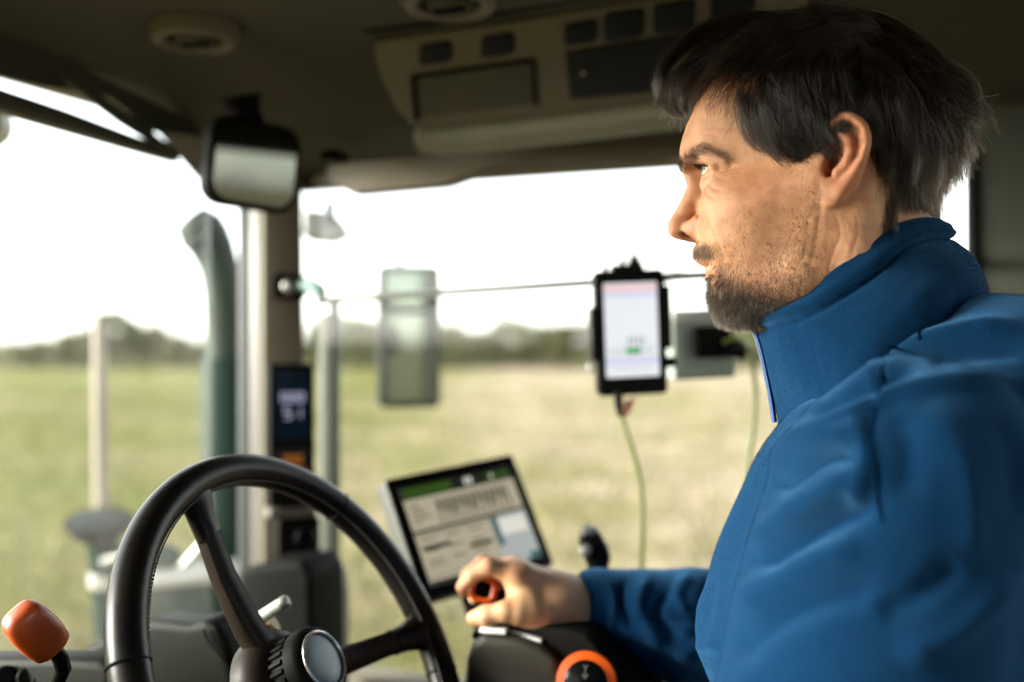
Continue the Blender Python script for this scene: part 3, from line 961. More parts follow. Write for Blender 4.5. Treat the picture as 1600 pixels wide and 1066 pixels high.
for r_ in [(0.42 + 0.09 * k, 0.46 + 0.09 * k, 0.57, 0.66) for k in range(4)] + [(0.05, 0.95, 0.67, 0.675), (0.05, 0.35, 0.72, 0.735), (0.65, 0.9, 0.72, 0.735), (0.05, 0.95, 0.78, 0.786), (0.1, 0.85, 0.90, 0.91)]:
    build('body_text', pq(*r_), grey_t, ps)
build('green_button', pq(0.38, 0.66, 0.69, 0.755, 0.0012), lit('phone_green', (0.02, 0.30, 0.05), 0.55), ps)
def pj(x, y, l=0.0): return ph_c + px_ * x + pu_ * y + pn * l
build('holder_top', join(box(pj(0.0, 0.090, -0.016), px_, pu_, pn, 0.045, 0.012, 0.022, 0.003), tube([pj(-0.032, 0.085, -0.013), pj(-0.032, 0.102, -0.013)], [0.004, 0.003], 10), lathe(pj(0.012, 0.092, -0.016), pu_, [(0.009, 0), (0.009, 0.008), (0.006, 0.010), (0.006, 0.016), (0, 0.016)], 12), tube([pj(-0.006, 0.096, -0.016), pj(-0.006, 0.104, -0.016)], 0.004, 8)), dark_m, ph)
build('holder_jaw', box(pj(-0.052, 0.0, -0.014), px_, pu_, pn, 0.010, 0.075, 0.03, 0.003), dark_m, ph)
build('holder_jaw', join(box(pj(0.053, 0.02, -0.014), px_, pu_, pn, 0.011, 0.09, 0.03, 0.003), tube([pj(0.05, 0.075, -0.02), pj(0.075, 0.078, -0.022), pj(0.10, 0.079, -0.025)], [0.007, 0.006, 0.004], 10), tube([pj(0.05, -0.045, -0.02), pj(0.066, -0.045, -0.02)], 0.008, 10)), dark_m, ph)
build('side_button', lathe(pj(-0.058, -0.048, -0.012), -px_, [(0.007, -0.002), (0.007, 0.003), (0, 0.004)], 14), steel_m, ph)
cable_m = mat('green_cable', (0.105, 0.125, 0.022), 0.5, var=0.1, vscale=30)
c1 = empty('phone_cable', P(968, 625, 1.40), 'yellow-green cable hanging from the phone holder', 'cable')
build('cable', tube([Vector(q) for q in spline([P(966, 618, 1.385), P(971, 648, 1.385), P(984, 690, 1.38), P(997, 735, 1.38), P(1004, 790, 1.38), P(1003, 850, 1.38), P(1002, 930, 1.38), P(1000, 1080, 1.38)], 40)], 0.0036, 10), cable_m, c1)
build('plug', tube([P(966, 612, 1.385), P(967, 632, 1.385), P(970, 650, 1.385)], [0.006, 0.006, 0.0045], 10), dark_m, c1)
build('plug_tag', poly_prism([P(975, 628, 1.39), P(994, 622, 1.39), P(984, 645, 1.39), P(976, 655, 1.39)], pn, 0.003, 0.0008), mat('salmon_tag', (0.60, 0.20, 0.12), 0.5), c1)
# grey radio box beside it
rb = empty('receiver_box', P(1090, 540, 1.48), 'pale grey receiver box with a black plug beside the phone holder', 'box')
rb_c = P(1092, 540, 1.475)
build('housing', box(rb_c, px_, pu_, pn, 0.094, 0.096, 0.05, 0.006, 3), mat('box_grey', (0.30, 0.34, 0.29), 0.55, var=0.08, vscale=20), rb)
build('lid', box(rb_c + pu_ * 0.044 + pn * 0.003, px_, pu_, pn, 0.090, 0.018, 0.050, 0.004), mat('box_pale', (0.55, 0.55, 0.50), 0.5), rb)
build('ridge', join(*[box(rb_c + px_ * -0.012 + pu_ * (0.018 - 0.011 * k) + pn * 0.026, px_, pu_, pn, 0.05, 0.003, 0.003, 0.0006) for k in range(5)]), mat('box_ridge', (0.24, 0.27, 0.23), 0.6), rb)
build('socket', box(rb_c + px_ * 0.010 + pu_ * 0.006 + pn * 0.034, px_, pu_, pn, 0.052, 0.046, 0.024, 0.006), dark_m, rb)
build('plug', tube([rb_c + px_ * 0.025 + pn * 0.05, rb_c + px_ * 0.040 - pu_ * 0.004 + pn * 0.052, rb_c + px_ * 0.053 - pu_ * 0.010 + pn * 0.046], [0.014, 0.015, 0.012], 14), black_m, rb)
c2 = empty('receiver_cable', P(1140, 530, 1.42), 'green cable looping down from the receiver box behind the jacket', 'cable')
build('cable', tube([Vector(q) for q in spline([P(1130, 536, 1.42), P(1150, 530, 1.42), P(1169, 550, 1.42), P(1180, 600, 1.42), P(1178, 660, 1.42), P(1170, 720, 1.42), P(1163, 780, 1.42), P(1160, 860, 1.42), P(1160, 980, 1.42)], 40)], 0.0036, 10), cable_m, c2)

# ------------------------------------------------------------------ armrest, grips
armm = mat('armrest_plastic', (0.026, 0.023, 0.017), 0.5, var=0.12, vscale=14, bump=0.15, bscale=500, spec=0.2)
ar = empty('armrest_console', P(860, 1080, 1.10), 'dark armrest console with white key strips and an orange thumbwheel', 'armrest')
def shp(px_list, d0, d1, m, name, par, bev=0.006, seg=3):
    """Outline on the plane of the tractor's long axis, given real width across the tractor."""
    b0 = ray(*px_list[0]).dot(R3) * d0
    pts = [on_b(x, y, b0) for x, y in px_list]
    return build(name, poly_prism(pts, -R3, d1, bev, seg), m, par)
shp([(722, 1066), (726, 1030), (735, 1005), (752, 992), (800, 996), (840, 1010), (868, 1030), (880, 1066), (890, 1130), (715, 1130)], 1.07, 0.13, armm, 'side_panel', ar, 0.012, 4)
shp([(735, 1003), (735, 988), (760, 976), (810, 975), (880, 982), (918, 992), (945, 1024), (975, 1066), (1000, 1130), (880, 1130), (868, 1040), (838, 1014), (800, 1000), (752, 996)], 1.085, 0.12, dark_m, 'top_deck', ar, 0.006)
key_m = mat('key_white', (0.60, 0.60, 0.56), 0.4)
for q in ([(749, 981), (789, 984), (790, 992), (748, 989)], [(797, 986), (845, 999), (845, 1007), (797, 994)], [(852, 1020), (868, 1028), (873, 1036), (856, 1030)]):
    b0 = ray(*q[0]).dot(R3) * 1.062
    build('key_strip', poly_prism([on_b(x, y, b0) for x, y in q], -R3, 0.01, 0.001), key_m, ar)
for x, y in ((853, 984), (760, 975)):
    build('screw', lathe(P(x, y, 1.066), (EYE - P(x, y, 1.066)), [(0.005, 0), (0.004, 0.002), (0, 0.0025)], 12), steel_m, ar)
# orange thumbwheel: ribbed ring standing out of the console
wc = P(916, 1066, 1.005); wax = (-R3 * 0.93 + UP * 0.30 - F3 * 0.18).normalized(); wr_, wu_, wax = frame_of(wax)
tv, tf = [], []
NR = 56
for i in range(NR * 2):
    a = PI * i / NR
    rr_ = 0.029 + (0.0016 if i % 2 else 0)
    d = wr_ * math.cos(a) + wu_ * math.sin(a)
    tv += [wc + d * 0.0205 + wax * 0.008, wc + d * rr_ + wax * 0.006, wc + d * (rr_ + 0.0005) - wax * 0.016, wc + d * 0.0205 - wax * 0.016]
n4 = NR * 2
for i in range(n4):
    j = (i + 1) % n4
    for k in range(4): tf.append([i * 4 + k, j * 4 + k, j * 4 + (k + 1) % 4, i * 4 + (k + 1) % 4])
tw_ = build('thumbwheel', (tv, tf), orange_m, ar, angle=25)
build('thumbwheel_face', lathe(wc + wax * 0.004, wax, [(0.0215, -0.01), (0.0215, 0.004), (0.018, 0.007), (0, 0.008)], 30), black_m, tw_)
def fp(x, y): return wc + wax * 0.0125 + wr_ * x * 0.7 + wu_ * y * 0.8
build('symbol', join(*[poly_prism([fp(*p) for p in q], wax, 0.0006) for q in ([(-.0008, .004), (.0008, .004), (.0008, .018), (-.0008, .018)], [(-.005, .009), (0, .003), (.005, .009), (.0035, .010), (0, .006), (-.0035, .010)], [(-.004, .020), (0, .016), (.004, .020), (.003, .021), (0, .018), (-.003, .021)])]), mat('symbol_grey', (0.12, 0.12, 0.11), 0.5), tw_)

# grip under the hand: orange ring with a black core on a stalk
gp_c = P(754, 921, 1.092)
gn = (Vector((-0.12, -0.97, 0.20))).normalized(); gr_, gu_, gn = frame_of(gn)
rollg = math.radians(12); g1 = gr_ * math.cos(rollg) - gu_ * math.sin(rollg); g2 = gu_ * math.cos(rollg) + gr_ * math.sin(rollg)
gp = empty('control_grip', P(760, 960, 1.10), 'orange-ringed control grip held between thumb and finger', 'control lever')
out_ = round_rect(gp_c, g1, g2, 0.031, 0.030, 0.010, 6)
inn_ = round_rect(gp_c, g1, g2, 0.018, 0.017, 0.005, 6)
mid_ = round_rect(gp_c, g1, g2, 0.025, 0.024, 0.008, 6)
rows = [[p - gn * 0.040 for p in out_], [p - gn * 0.004 for p in out_], [p + gn * 0.001 for p in round_rect(gp_c, g1, g2, 0.029, 0.028, 0.0095, 6)], [p + gn * 0.003 for p in mid_], [p + gn * 0.001 for p in inn_], [p - gn * 0.006 for p in inn_]]
build('ring', loft(rows, True), orange_m, gp, angle=60)
build('core', poly_prism(round_rect(gp_c - gn * 0.003, g1, g2, 0.019, 0.018, 0.005, 6), gn, 0.03, 0.002), black_m, gp)
build('stalk', tube([gp_c - gn * 0.028, P(772, 945, 1.115), P(780, 985, 1.115)], [0.014, 0.016, 0.020], 14), dark_m, gp)

# black joystick behind the arm
jy = empty('joystick', P(925, 930, 1.24), 'black joystick with a steel collar behind the sleeve', 'joystick')
f_ = [P(909, 822, 1.24), P(922, 818, 1.24), P(938, 832, 1.24), P(950, 852, 1.24), P(955, 872, 1.24), P(949, 893, 1.24), P(940, 905, 1.24), P(924, 904, 1.24), P(918, 885, 1.24), P(908, 862, 1.24), P(904, 842, 1.24)]
build('grip', poly_prism(f_, (EYE - f_[0]).normalized(), 0.034, 0.010, 4), black_m, jy)
build('button', lathe(P(916, 860, 1.236), (EYE - f_[0]), [(0.0075, -0.004), (0.0075, 0.003), (0.005, 0.005), (0, 0.005)], 18), mat('button_grey', (0.10, 0.10, 0.10), 0.3), jy)
build('thumb_pad', box(P(922, 829, 1.234), Vector((1, 0, 0)), UP, Vector((0, -1, 0)), 0.018, 0.010, 0.008, 0.003), mat('button_grey', (0.10, 0.10, 0.10), 0.3), jy)
build('stem', tube([P(933, 900, 1.255), P(928, 920, 1.255), P(922, 970, 1.255)], 0.008, 12), dark_m, jy)
build('collar', lathe(P(914, 914, 1.24), Vector((0.1, -0.1, 1)), [(0.010, -0.006), (0.0125, -0.003), (0.0125, 0.003), (0.009, 0.006), (0, 0.006)], 18), steel_m, jy)

# orange handle seen past the jacket front
oh = empty('orange_strap', P(1140, 880, 1.5), 'orange strap end showing between sleeve and jacket front', 'strap')
build('strap', tube([P(1178, 800, 1.47), P(1160, 845, 1.46), P(1150, 880, 1.45), P(1140, 905, 1.45), P(1120, 960, 1.46)], [0.006, 0.010, 0.011, 0.010, 0.009], 10, flat=0.5), mat('orange_web', (0.85, 0.17, 0.03), 0.6), oh)

# ------------------------------------------------------------------ steering wheel
w_c = Vector((-0.182, 0.905, CZ - 0.2955)); w_n = Vector((0.788, -0.350, 0.505)).normalized()
w_u = w_n.cross(UP).normalized(); w_v = w_u.cross(w_n).normalized()
if w_v.z < 0: w_v = -w_v
WR = 0.1985
def on_wheel(px, py, off=0.0):
    r = ray(px, py); c = w_c + w_n * off
    return EYE + r * ((c - EYE).dot(w_n) / r.dot(w_n))
rim_m = mat('rim_leather', (0.007, 0.006, 0.005), 0.30, var=0.25, vscale=40, bump=0.12, bscale=900, rvar=0.10, spec=0.14)
spoke_m = mat('spoke_plastic', (0.013, 0.009, 0.006), 0.45, var=0.15, vscale=30, spec=0.10)
sw_ = empty('steering_wheel', w_c - UP * 0.16, 'black leather steering wheel with three spokes and a knurled hub knob', 'steering wheel')
rp = [w_c + (w_u * math.cos(2 * PI * k / 96) + w_v * math.sin(2 * PI * k / 96)) * WR for k in range(96)]
rim = build('rim', tube(rp, 0.0168, 20, closed=True, up=w_n, flat=0.92), rim_m, sw_, angle=180)
# seams and stitching of the rim
st, sf = [], []
for k in range(300):
    a = 2 * PI * k / 300
    d = w_u * math.cos(a) + w_v * math.sin(a); tg = -w_u * math.sin(a) + w_v * math.cos(a)
    c = w_c + d * (WR - 0.0150) + w_n * 0.0075
    q = box(c, tg, d, w_n, 0.0026, 0.0012, 0.0012)
    sf += [[i + len(st) for i in f] for f in q[1]]; st += q[0]
so = build('stitching', (st, sf), mat('stitch', (0.05, 0.045, 0.04), 0.7), rim, smooth=False); so['kind'] = 'stuff'
for a0 in (on_wheel(526, 790), on_wheel(199, 1040), on_wheel(690, 1050)):
    d = (a0 - w_c).normalized(); tg = w_n.cross(d)
    build('rim_joint', tube([w_c + d * WR + (d * math.cos(t) + w_n * math.sin(t)) * 0.0162 for t in [2 * PI * i / 24 for i in range(24)]], 0.0012, 6, closed=True), dark_m, rim)
hub_c = w_c - w_n * 0.030
spk = [on_wheel(303, 768), on_wheel(664, 985)]
dirs = [(p - w_c).normalized() for p in spk]
dirs.append((-(dirs[0] + dirs[1])).normalized())
for d in dirs:
    tg = w_n.cross(d).normalized()
    secs = [(0.030, -0.034, 0.016, 0.012), (0.06, -0.034, 0.0145, 0.011), (0.11, -0.026, 0.0125, 0.0095), (0.150, -0.014, 0.0115, 0.009), (0.170, -0.008, 0.0115, 0.009)]
    rows = []
    for r_, z_, wd, tk_ in secs:
        c = w_c + d * r_ + w_n * z_
        rows.append([c + tg * wd * sx + w_n * tk_ * sy for sx, sy in ((-1, -.6), (-.7, -1), (.7, -1), (1, -.6), (1, .5), (.55, 1), (-.55, 1), (-1, .5))])
    sp = build('spoke', loft(rows, True), spoke_m, sw_, angle=50)
    rows = []
    for r_, z_, wd, tk_ in ((0.150, -0.014, 0.0135, 0.0105), (0.166, -0.010, 0.0140, 0.0110), (0.180, -0.004, 0.018, 0.012), (0.193, 0.0, 0.030, 0.012), (0.199, 0.0, 0.040, 0.010)):
        c = w_c + d * r_ + w_n * z_
        rows.append([c + tg * wd * math.cos(t) + w_n * tk_ * math.sin(t) for t in [2 * PI * i / 16 for i in range(16)]])
    v_, f2 = loft(rows, True); f2.append(list(range(16))[::-1])
    build('spoke_root', (v_, f2), rim_m, sp, angle=60)
hub = build('hub', lathe(w_c - w_n * 0.060, w_n, [(0.0, 0.0), (0.040, 0.0), (0.048, 0.006), (0.050, 0.020), (0.046, 0.032), (0.036, 0.040), (0.033, 0.040)], 40), spoke_m, sw_)
kb = w_c - w_n * 0.022
knob = build('hub_knob', lathe(kb, w_n, [(0.030, 0.0), (0.0325, 0.002), (0.0325, 0.018), (0.0345, 0.020), (0.0345, 0.030), (0.032, 0.035), (0.0275, 0.037), (0.0262, 0.036)], 48), dark_m, sw_)
for k in range(26):
    a = 2 * PI * k / 26
    d = w_u * math.cos(a) + w_v * math.sin(a); tg = w_n.cross(d)
    build('knob_ridge', box(kb + d * 0.0335 + w_n * 0.010, tg, d, w_n, 0.0042, 0.003, 0.016, 0.0008, 1), dark_m, knob)
build('cap_ring', lathe(kb, w_n, [(0.0275, 0.0355), (0.0272, 0.0385), (0.0258, 0.0392), (0.0248, 0.0385), (0.0246, 0.036)], 48), mat('cap_chrome', (0.70, 0.68, 0.60), 0.25, 0.7), knob)
build('hub_cap', lathe(kb, w_n, [(0.0250, 0.0362), (0.020, 0.0372), (0.010, 0.0377), (0.0, 0.0378)], 40), mat('cap_blue_grey', (0.035, 0.065, 0.072), 0.30, 0.1, var=0.1, vscale=30), knob)

# orange lever knob at the left
kn = empty('lever_knob', P(95, 1066, 0.86), 'orange tapered lever knob on a black shaft left of the steering wheel', 'lever')
k0 = P(82, 1012, 0.83); k1 = P(30, 962, 0.80)
kd = (k1 - k0).normalized()
ks = kd.cross(EYE - k0).normalized(); kt = ks.cross(kd).normalized()
rows = []
for s_, hw, ht_ in ((-0.002, 0.006, 0.006), (0.000, 0.0125, 0.010), (0.004, 0.0165, 0.013), (0.018, 0.0185, 0.014), (0.034, 0.0180, 0.0135), (0.046, 0.0160, 0.012), (0.051, 0.0125, 0.009), (0.053, 0.006, 0.004)):
    c = k0 + kd * s_
    rows.append([c + ks * hw * math.copysign(abs(math.cos(t)) ** 0.6, math.cos(t)) + kt * ht_ * math.copysign(abs(math.sin(t)) ** 0.7, math.sin(t)) for t in [2 * PI * i / 28 for i in range(28)]])
v_, f2 = loft(rows, True); f2 += [list(range(28))[::-1], [len(v_) - 28 + i for i in range(28)]]
build('knob', (v_, f2), mat('knob_orange', (0.36, 0.055, 0.005), 0.42, var=0.10, vscale=60, bump=0.08, bscale=400), kn, angle=60)
build('shaft', tube([k0 - kd * 0.001, P(94, 1028, 0.835), P(98, 1046, 0.84), P(90, 1066, 0.845), P(78, 1110, 0.85)], [0.006, 0.0068, 0.0068, 0.006, 0.006], 12), black_m, kn)

# dashboard
dash_m = mat('dash_grey', (0.0085, 0.0090, 0.0066), 0.55, var=0.1, vscale=14, bump=0.12, bscale=600, spec=0.08)
db = empty('dashboard', P(250, 1150, 1.1), 'grey dashboard binnacle behind the steering wheel', 'dashboard')
shp([(150, 1030), (235, 968), (290, 975), (320, 968), (338, 980), (352, 1010), (365, 1060), (375, 1130), (150, 1130)], 1.12, 0.05, dash_m, 'instrument_hood', db, 0.012, 4)
shp([(-60, 1030), (60, 1028), (150, 1031), (172, 1044), (176, 1140), (-60, 1140)], 1.02, 0.035, dash_m, 'dash_top', db, 0.010, 3)
shp([(95, 1030), (160, 1000), (190, 995), (210, 1020), (210, 1060), (95, 1060)], 1.16, 0.04, dash_m, 'side_hood', db, 0.008)
for (x, y) in ((8, 1056), (42, 1058), (66, 1062)):
    build('dash_knob', lathe(P(x, y, 0.99), (EYE - P(x, y, 0.99)), [(0.010, -0.01), (0.010, 0.004), (0.008, 0.006), (0.0, 0.006)], 20), dark_m, db)
build('hood_seam', tube([Vector(p) for p in spline([on_b(x, y, ray(150, 1030).dot(R3) * 1.115) for x, y in ((318, 984), (324, 1000), (340, 1020), (356, 1042))], 12)], 0.0016, 6), dark_m, db)
build('red_light', lathe(P(258, 983, 1.18), Vector((0.2, -1, 0.4)), [(0.010, -0.006), (0.010, 0.003), (0.006, 0.006), (0.0, 0.007)], 18), mat('red_lens', (0.45, 0.02, 0.015), 0.25), db)
ss = empty('column_stalk', P(395, 985, 1.0), 'pale column stalk beside the steering wheel hub', 'stalk')
build('stalk', tube([P(385, 985, 0.98), P(405, 968, 0.98), P(430, 950, 0.975), P(444, 942, 0.975)], [0.0075, 0.007, 0.006, 0.0065], 12), mat('stalk_grey', (0.36, 0.36, 0.31), 0.4), ss)
build('stalk_tip', lathe(P(444, 942, 0.975), (P(444, 942, 0.975) - P(430, 950, 0.975)), [(0.0065, -0.004), (0.007, 0.002), (0.005, 0.005), (0.0, 0.006)], 14), steel_m, ss)
build('stalk_bulb', tube([P(395, 1000, 1.0), P(412, 985, 1.0), P(428, 972, 1.0)], [0.012, 0.014, 0.010], 14), mat('amber_plastic', (0.38, 0.24, 0.08), 0.5), ss)
cbx = empty('column_shroud', P(430, 1060, 1.3), 'black shroud at the foot of the front pillar', 'shroud')
shp([(372, 892), (395, 884), (470, 876), (484, 900), (487, 1130), (370, 1130)], 1.55, 0.10, dark_m, 'shroud', cbx, 0.010)
build('shroud_screw', lathe(P(462, 893, 1.54), (EYE - P(462, 893, 1.54)), [(0.010, -0.004), (0.010, 0.002), (0.0, 0.004)], 14), steel_m, cbx)
gy_ = empty('grey_canister', P(507, 960, 1.62), 'grey rounded canister at the foot of the door', 'canister')
build('canister', lathe(P(508, 1130, 1.64), UP, [(0.0, 0.0), (0.038, 0.0), (0.040, 0.02), (0.040, 0.22), (0.034, 0.255), (0.018, 0.268), (0.0, 0.27)], 26), mat('canister_grey', (0.20, 0.22, 0.19), 0.4, var=0.1, vscale=20), gy_)

# ------------------------------------------------------------------ outside, on the tractor
ex = empty('exhaust_stack', P(355, 900, 2.25), 'dull grey-green exhaust stack with a bent outlet outside the front pillar', 'exhaust')
ex_m = mat('exhaust_grey', (0.022, 0.034, 0.024), 0.6, 0.0, spec=0.2, var=0.2, vscale=9, bump=0.1, bscale=120)
pth = spline([P(356, 1120, 2.25), P(356, 900, 2.25), P(355, 700, 2.25), P(353, 540, 2.25), P(351, 470, 2.24), P(343, 420, 2.23), P(327, 378, 2.22), P(306, 350, 2.20)], 40)
rad = np.interp(np.linspace(0, 1, 40), [0, 0.5, 0.62, 0.74, 0.86, 0.95, 1], [0.044, 0.044, 0.044, 0.044, 0.050, 0.054, 0.042])
build('pipe', tube([Vector(p) for p in pth], list(rad), 24), ex_m, ex)
build('outlet', tube([Vector(pth[-2]), Vector(pth[-1]) + Vector((-0.012, 0, 0.012))], [0.050, 0.040], 24), ex_m, ex)
for yy in (592, 720):
    build('band', lathe(P(355.5, yy, 2.25), UP, [(0.0475, -0.012), (0.0485, -0.010), (0.0485, 0.010), (0.0475, 0.012)], 26), steel_m, ex)
build('shield', loft([[P(356, y, 2.25) + Vector((math.cos(t) * 0.058, math.sin(t) * 0.058, 0)) for t in [PI * 0.95 + PI * 0.9 * i / 12 for i in range(13)]] for y in (1120, 900, 700, 560)]), paint_m, ex)

om = empty('door_mirror', P(645, 525, 2.35), 'tall outside mirror beyond the side window', 'mirror')
o_c = P(643, 526, 2.35); on_ = (Vector((0.35, -0.93, 0.0))).normalized(); orr, ou, on_ = frame_of(on_)
build('housing', poly_prism(round_rect(o_c, orr, ou, 0.146, 0.338, 0.016), on_, 0.05, 0.010, 3), mat('mirror_shell', (0.010, 0.013, 0.011), 0.6, spec=0.1), om)
build('mirror_glass', poly_prism(round_rect(o_c + on_ * 0.002 - ou * 0.05, orr, ou, 0.122, 0.205, 0.010), on_, 0.003), outer_mirror_m, om)
build('mirror_glass', poly_prism(round_rect(o_c + on_ * 0.002 + ou * 0.112, orr, ou, 0.122, 0.080, 0.010), on_, 0.003), outer_mirror_m, om)
build('arm', tube([o_c + ou * 0.15 - on_ * 0.03, P(615, 400, 2.36), P(585, 378, 2.3), P(540, 362, 2.22)], 0.006, 10), mat('mirror_arm_grey', (0.42, 0.42, 0.38), 0.5), om)
wl = empty('work_lamp', P(510, 350, 2.15), 'pale work lamp outside the top of the front pillar', 'lamp')
build('housing', poly_prism([P(x, y, 2.15) for x, y in ((470, 326), (500, 328), (528, 338), (543, 355), (540, 370), (520, 377), (490, 374), (470, 368))], (0.1, -1, 0), 0.09, 0.016, 4), mat('lamp_grey', (0.15, 0.155, 0.14), 0.4, var=0.06, vscale=10), wl)
build('bracket', box(P(516, 333, 2.14), Vector((1, 0, 0)), Vector((0, 1, 0)), UP, 0.020, 0.02, 0.052, 0.003), dark_m, wl)

hl_ = empty('cab_step_lamp', P(160, 1000, 2.15), 'dark dish-shaped lamp on a green bracket outside the windscreen', 'lamp')
l_c = P(155, 818, 2.15)
build('dish', lathe(l_c, Vector((0.05, -0.25, 1)), [(0.0, -0.045), (0.03, -0.040), (0.055, -0.022), (0.068, -0.004), (0.070, 0.004), (0.060, 0.007), (0.0, 0.010)], 30), mat('dish_green', (0.007, 0.012, 0.010), 0.5, spec=0.12, var=0.15, vscale=12), hl_)
build('rim', lathe(l_c, Vector((0.05, -0.25, 1)), [(0.0685, 0.000), (0.072, 0.003), (0.070, 0.007), (0.064, 0.007)], 30), dark_m, hl_)
build('stand', tube([l_c - UP * 0.03, P(163, 860, 2.16), P(168, 905, 2.17), P(175, 1000, 2.18), P(180, 1120, 2.19)], [0.030, 0.036, 0.034, 0.036, 0.040], 16), paint_m, hl_)
build('stand_clamp', lathe(P(170, 905, 2.17), UP, [(0.036, -0.02), (0.044, -0.012), (0.044, 0.012), (0.036, 0.02)], 20), steel_m, hl_)
fb = empty('front_bracket', P(290, 930, 2.0), 'green tractor bracket with a pale top plate behind the steering wheel', 'bracket')
pts = [(218, 905), (322, 890), (380, 884), (392, 905), (392, 1040), (232, 1040), (220, 960)]
build('bracket_body', poly_prism([P(x, y, 1.98 + (x - 218) * 0.0002) for x, y in pts], (0, -1, 0.1), 0.12, 0.012, 3), paint_m, fb)
build('top_plate', box(P(305, 896, 2.02), Vector((0.985, 0.0, 0.085)), Vector((0, 1, 0)), Vector((-0.085, 0, 0.985)), 0.225, 0.15, 0.018, 0.004), mat('plate_pale', (0.16, 0.16, 0.14), 0.45), fb)
build('strut', join(tube([P(285, 886, 2.05), P(318, 850, 2.05)], 0.009, 10), tube([P(160, 880, 2.1), P(195, 868, 2.1), P(240, 900, 2.05)], 0.012, 10)), steel_m, fb)
build('end_cap', lathe(P(257, 874, 2.06), Vector((0.2, -1, 0.2)), [(0.0, 0.02), (0.022, 0.016), (0.030, 0.004), (0.030, -0.03)], 20), paint_m, fb)
po = empty('marker_pole', P(157, 1000, 2.6), 'slim pale upright pole outside the windscreen', 'pole')
build('pole', tube([P(155, 508, 2.6), P(157, 700, 2.6), P(160, 900, 2.6), P(163, 1150, 2.6)], [0.017, 0.018, 0.019, 0.020], 14), mat('pole_white', (0.20, 0.165, 0.125), 0.5, var=0.06, vscale=8), po)
hm = empty('roof_lamp', P(2, 200, 1.7), 'rounded grey lamp at the top corner outside the windscreen', 'lamp')
build('housing', lathe(P(-22, 192, 1.7), Vector((0.4, -0.9, 0)), [(0.0, 0.03), (0.028, 0.026), (0.040, 0.010), (0.042, -0.02), (0.034, -0.06), (0.0, -0.075)], 26), mat('lamp_grey', (0.30, 0.32, 0.27), 0.4), hm)
build('lens', lathe(P(-22, 192, 1.7), Vector((0.4, -0.9, 0)), [(0.026, 0.0275), (0.015, 0.032), (0.0, 0.033)], 20), mirror_m, hm)
# ------------------------------------------------------------------ the driver: head frame
HT = math.radians(13.0)
HX = np.array([-math.cos(HT), math.sin(HT), 0.0])       # where the face points
HY = np.array([-math.sin(HT), -math.cos(HT), 0.0])      # the head's left, towards the camera
HZ = np.array([0.0, 0.0, 1.0])
HO = np.array(P(1290, 300, 0.84))
HM = np.stack([HX, HY, HZ])                              # rows = local axes


def hp(px, py, y=0.0):
    """Head-frame point on the plane y = const seen at a pixel of the photograph."""
    r = np.array(ray(px, py)); e = np.array(EYE)
    t = (y - (e - HO) @ HY) / (r @ HY)
    return HM @ (e + r * t - HO)


def h2w(V): return np.asarray(V) @ HM + HO


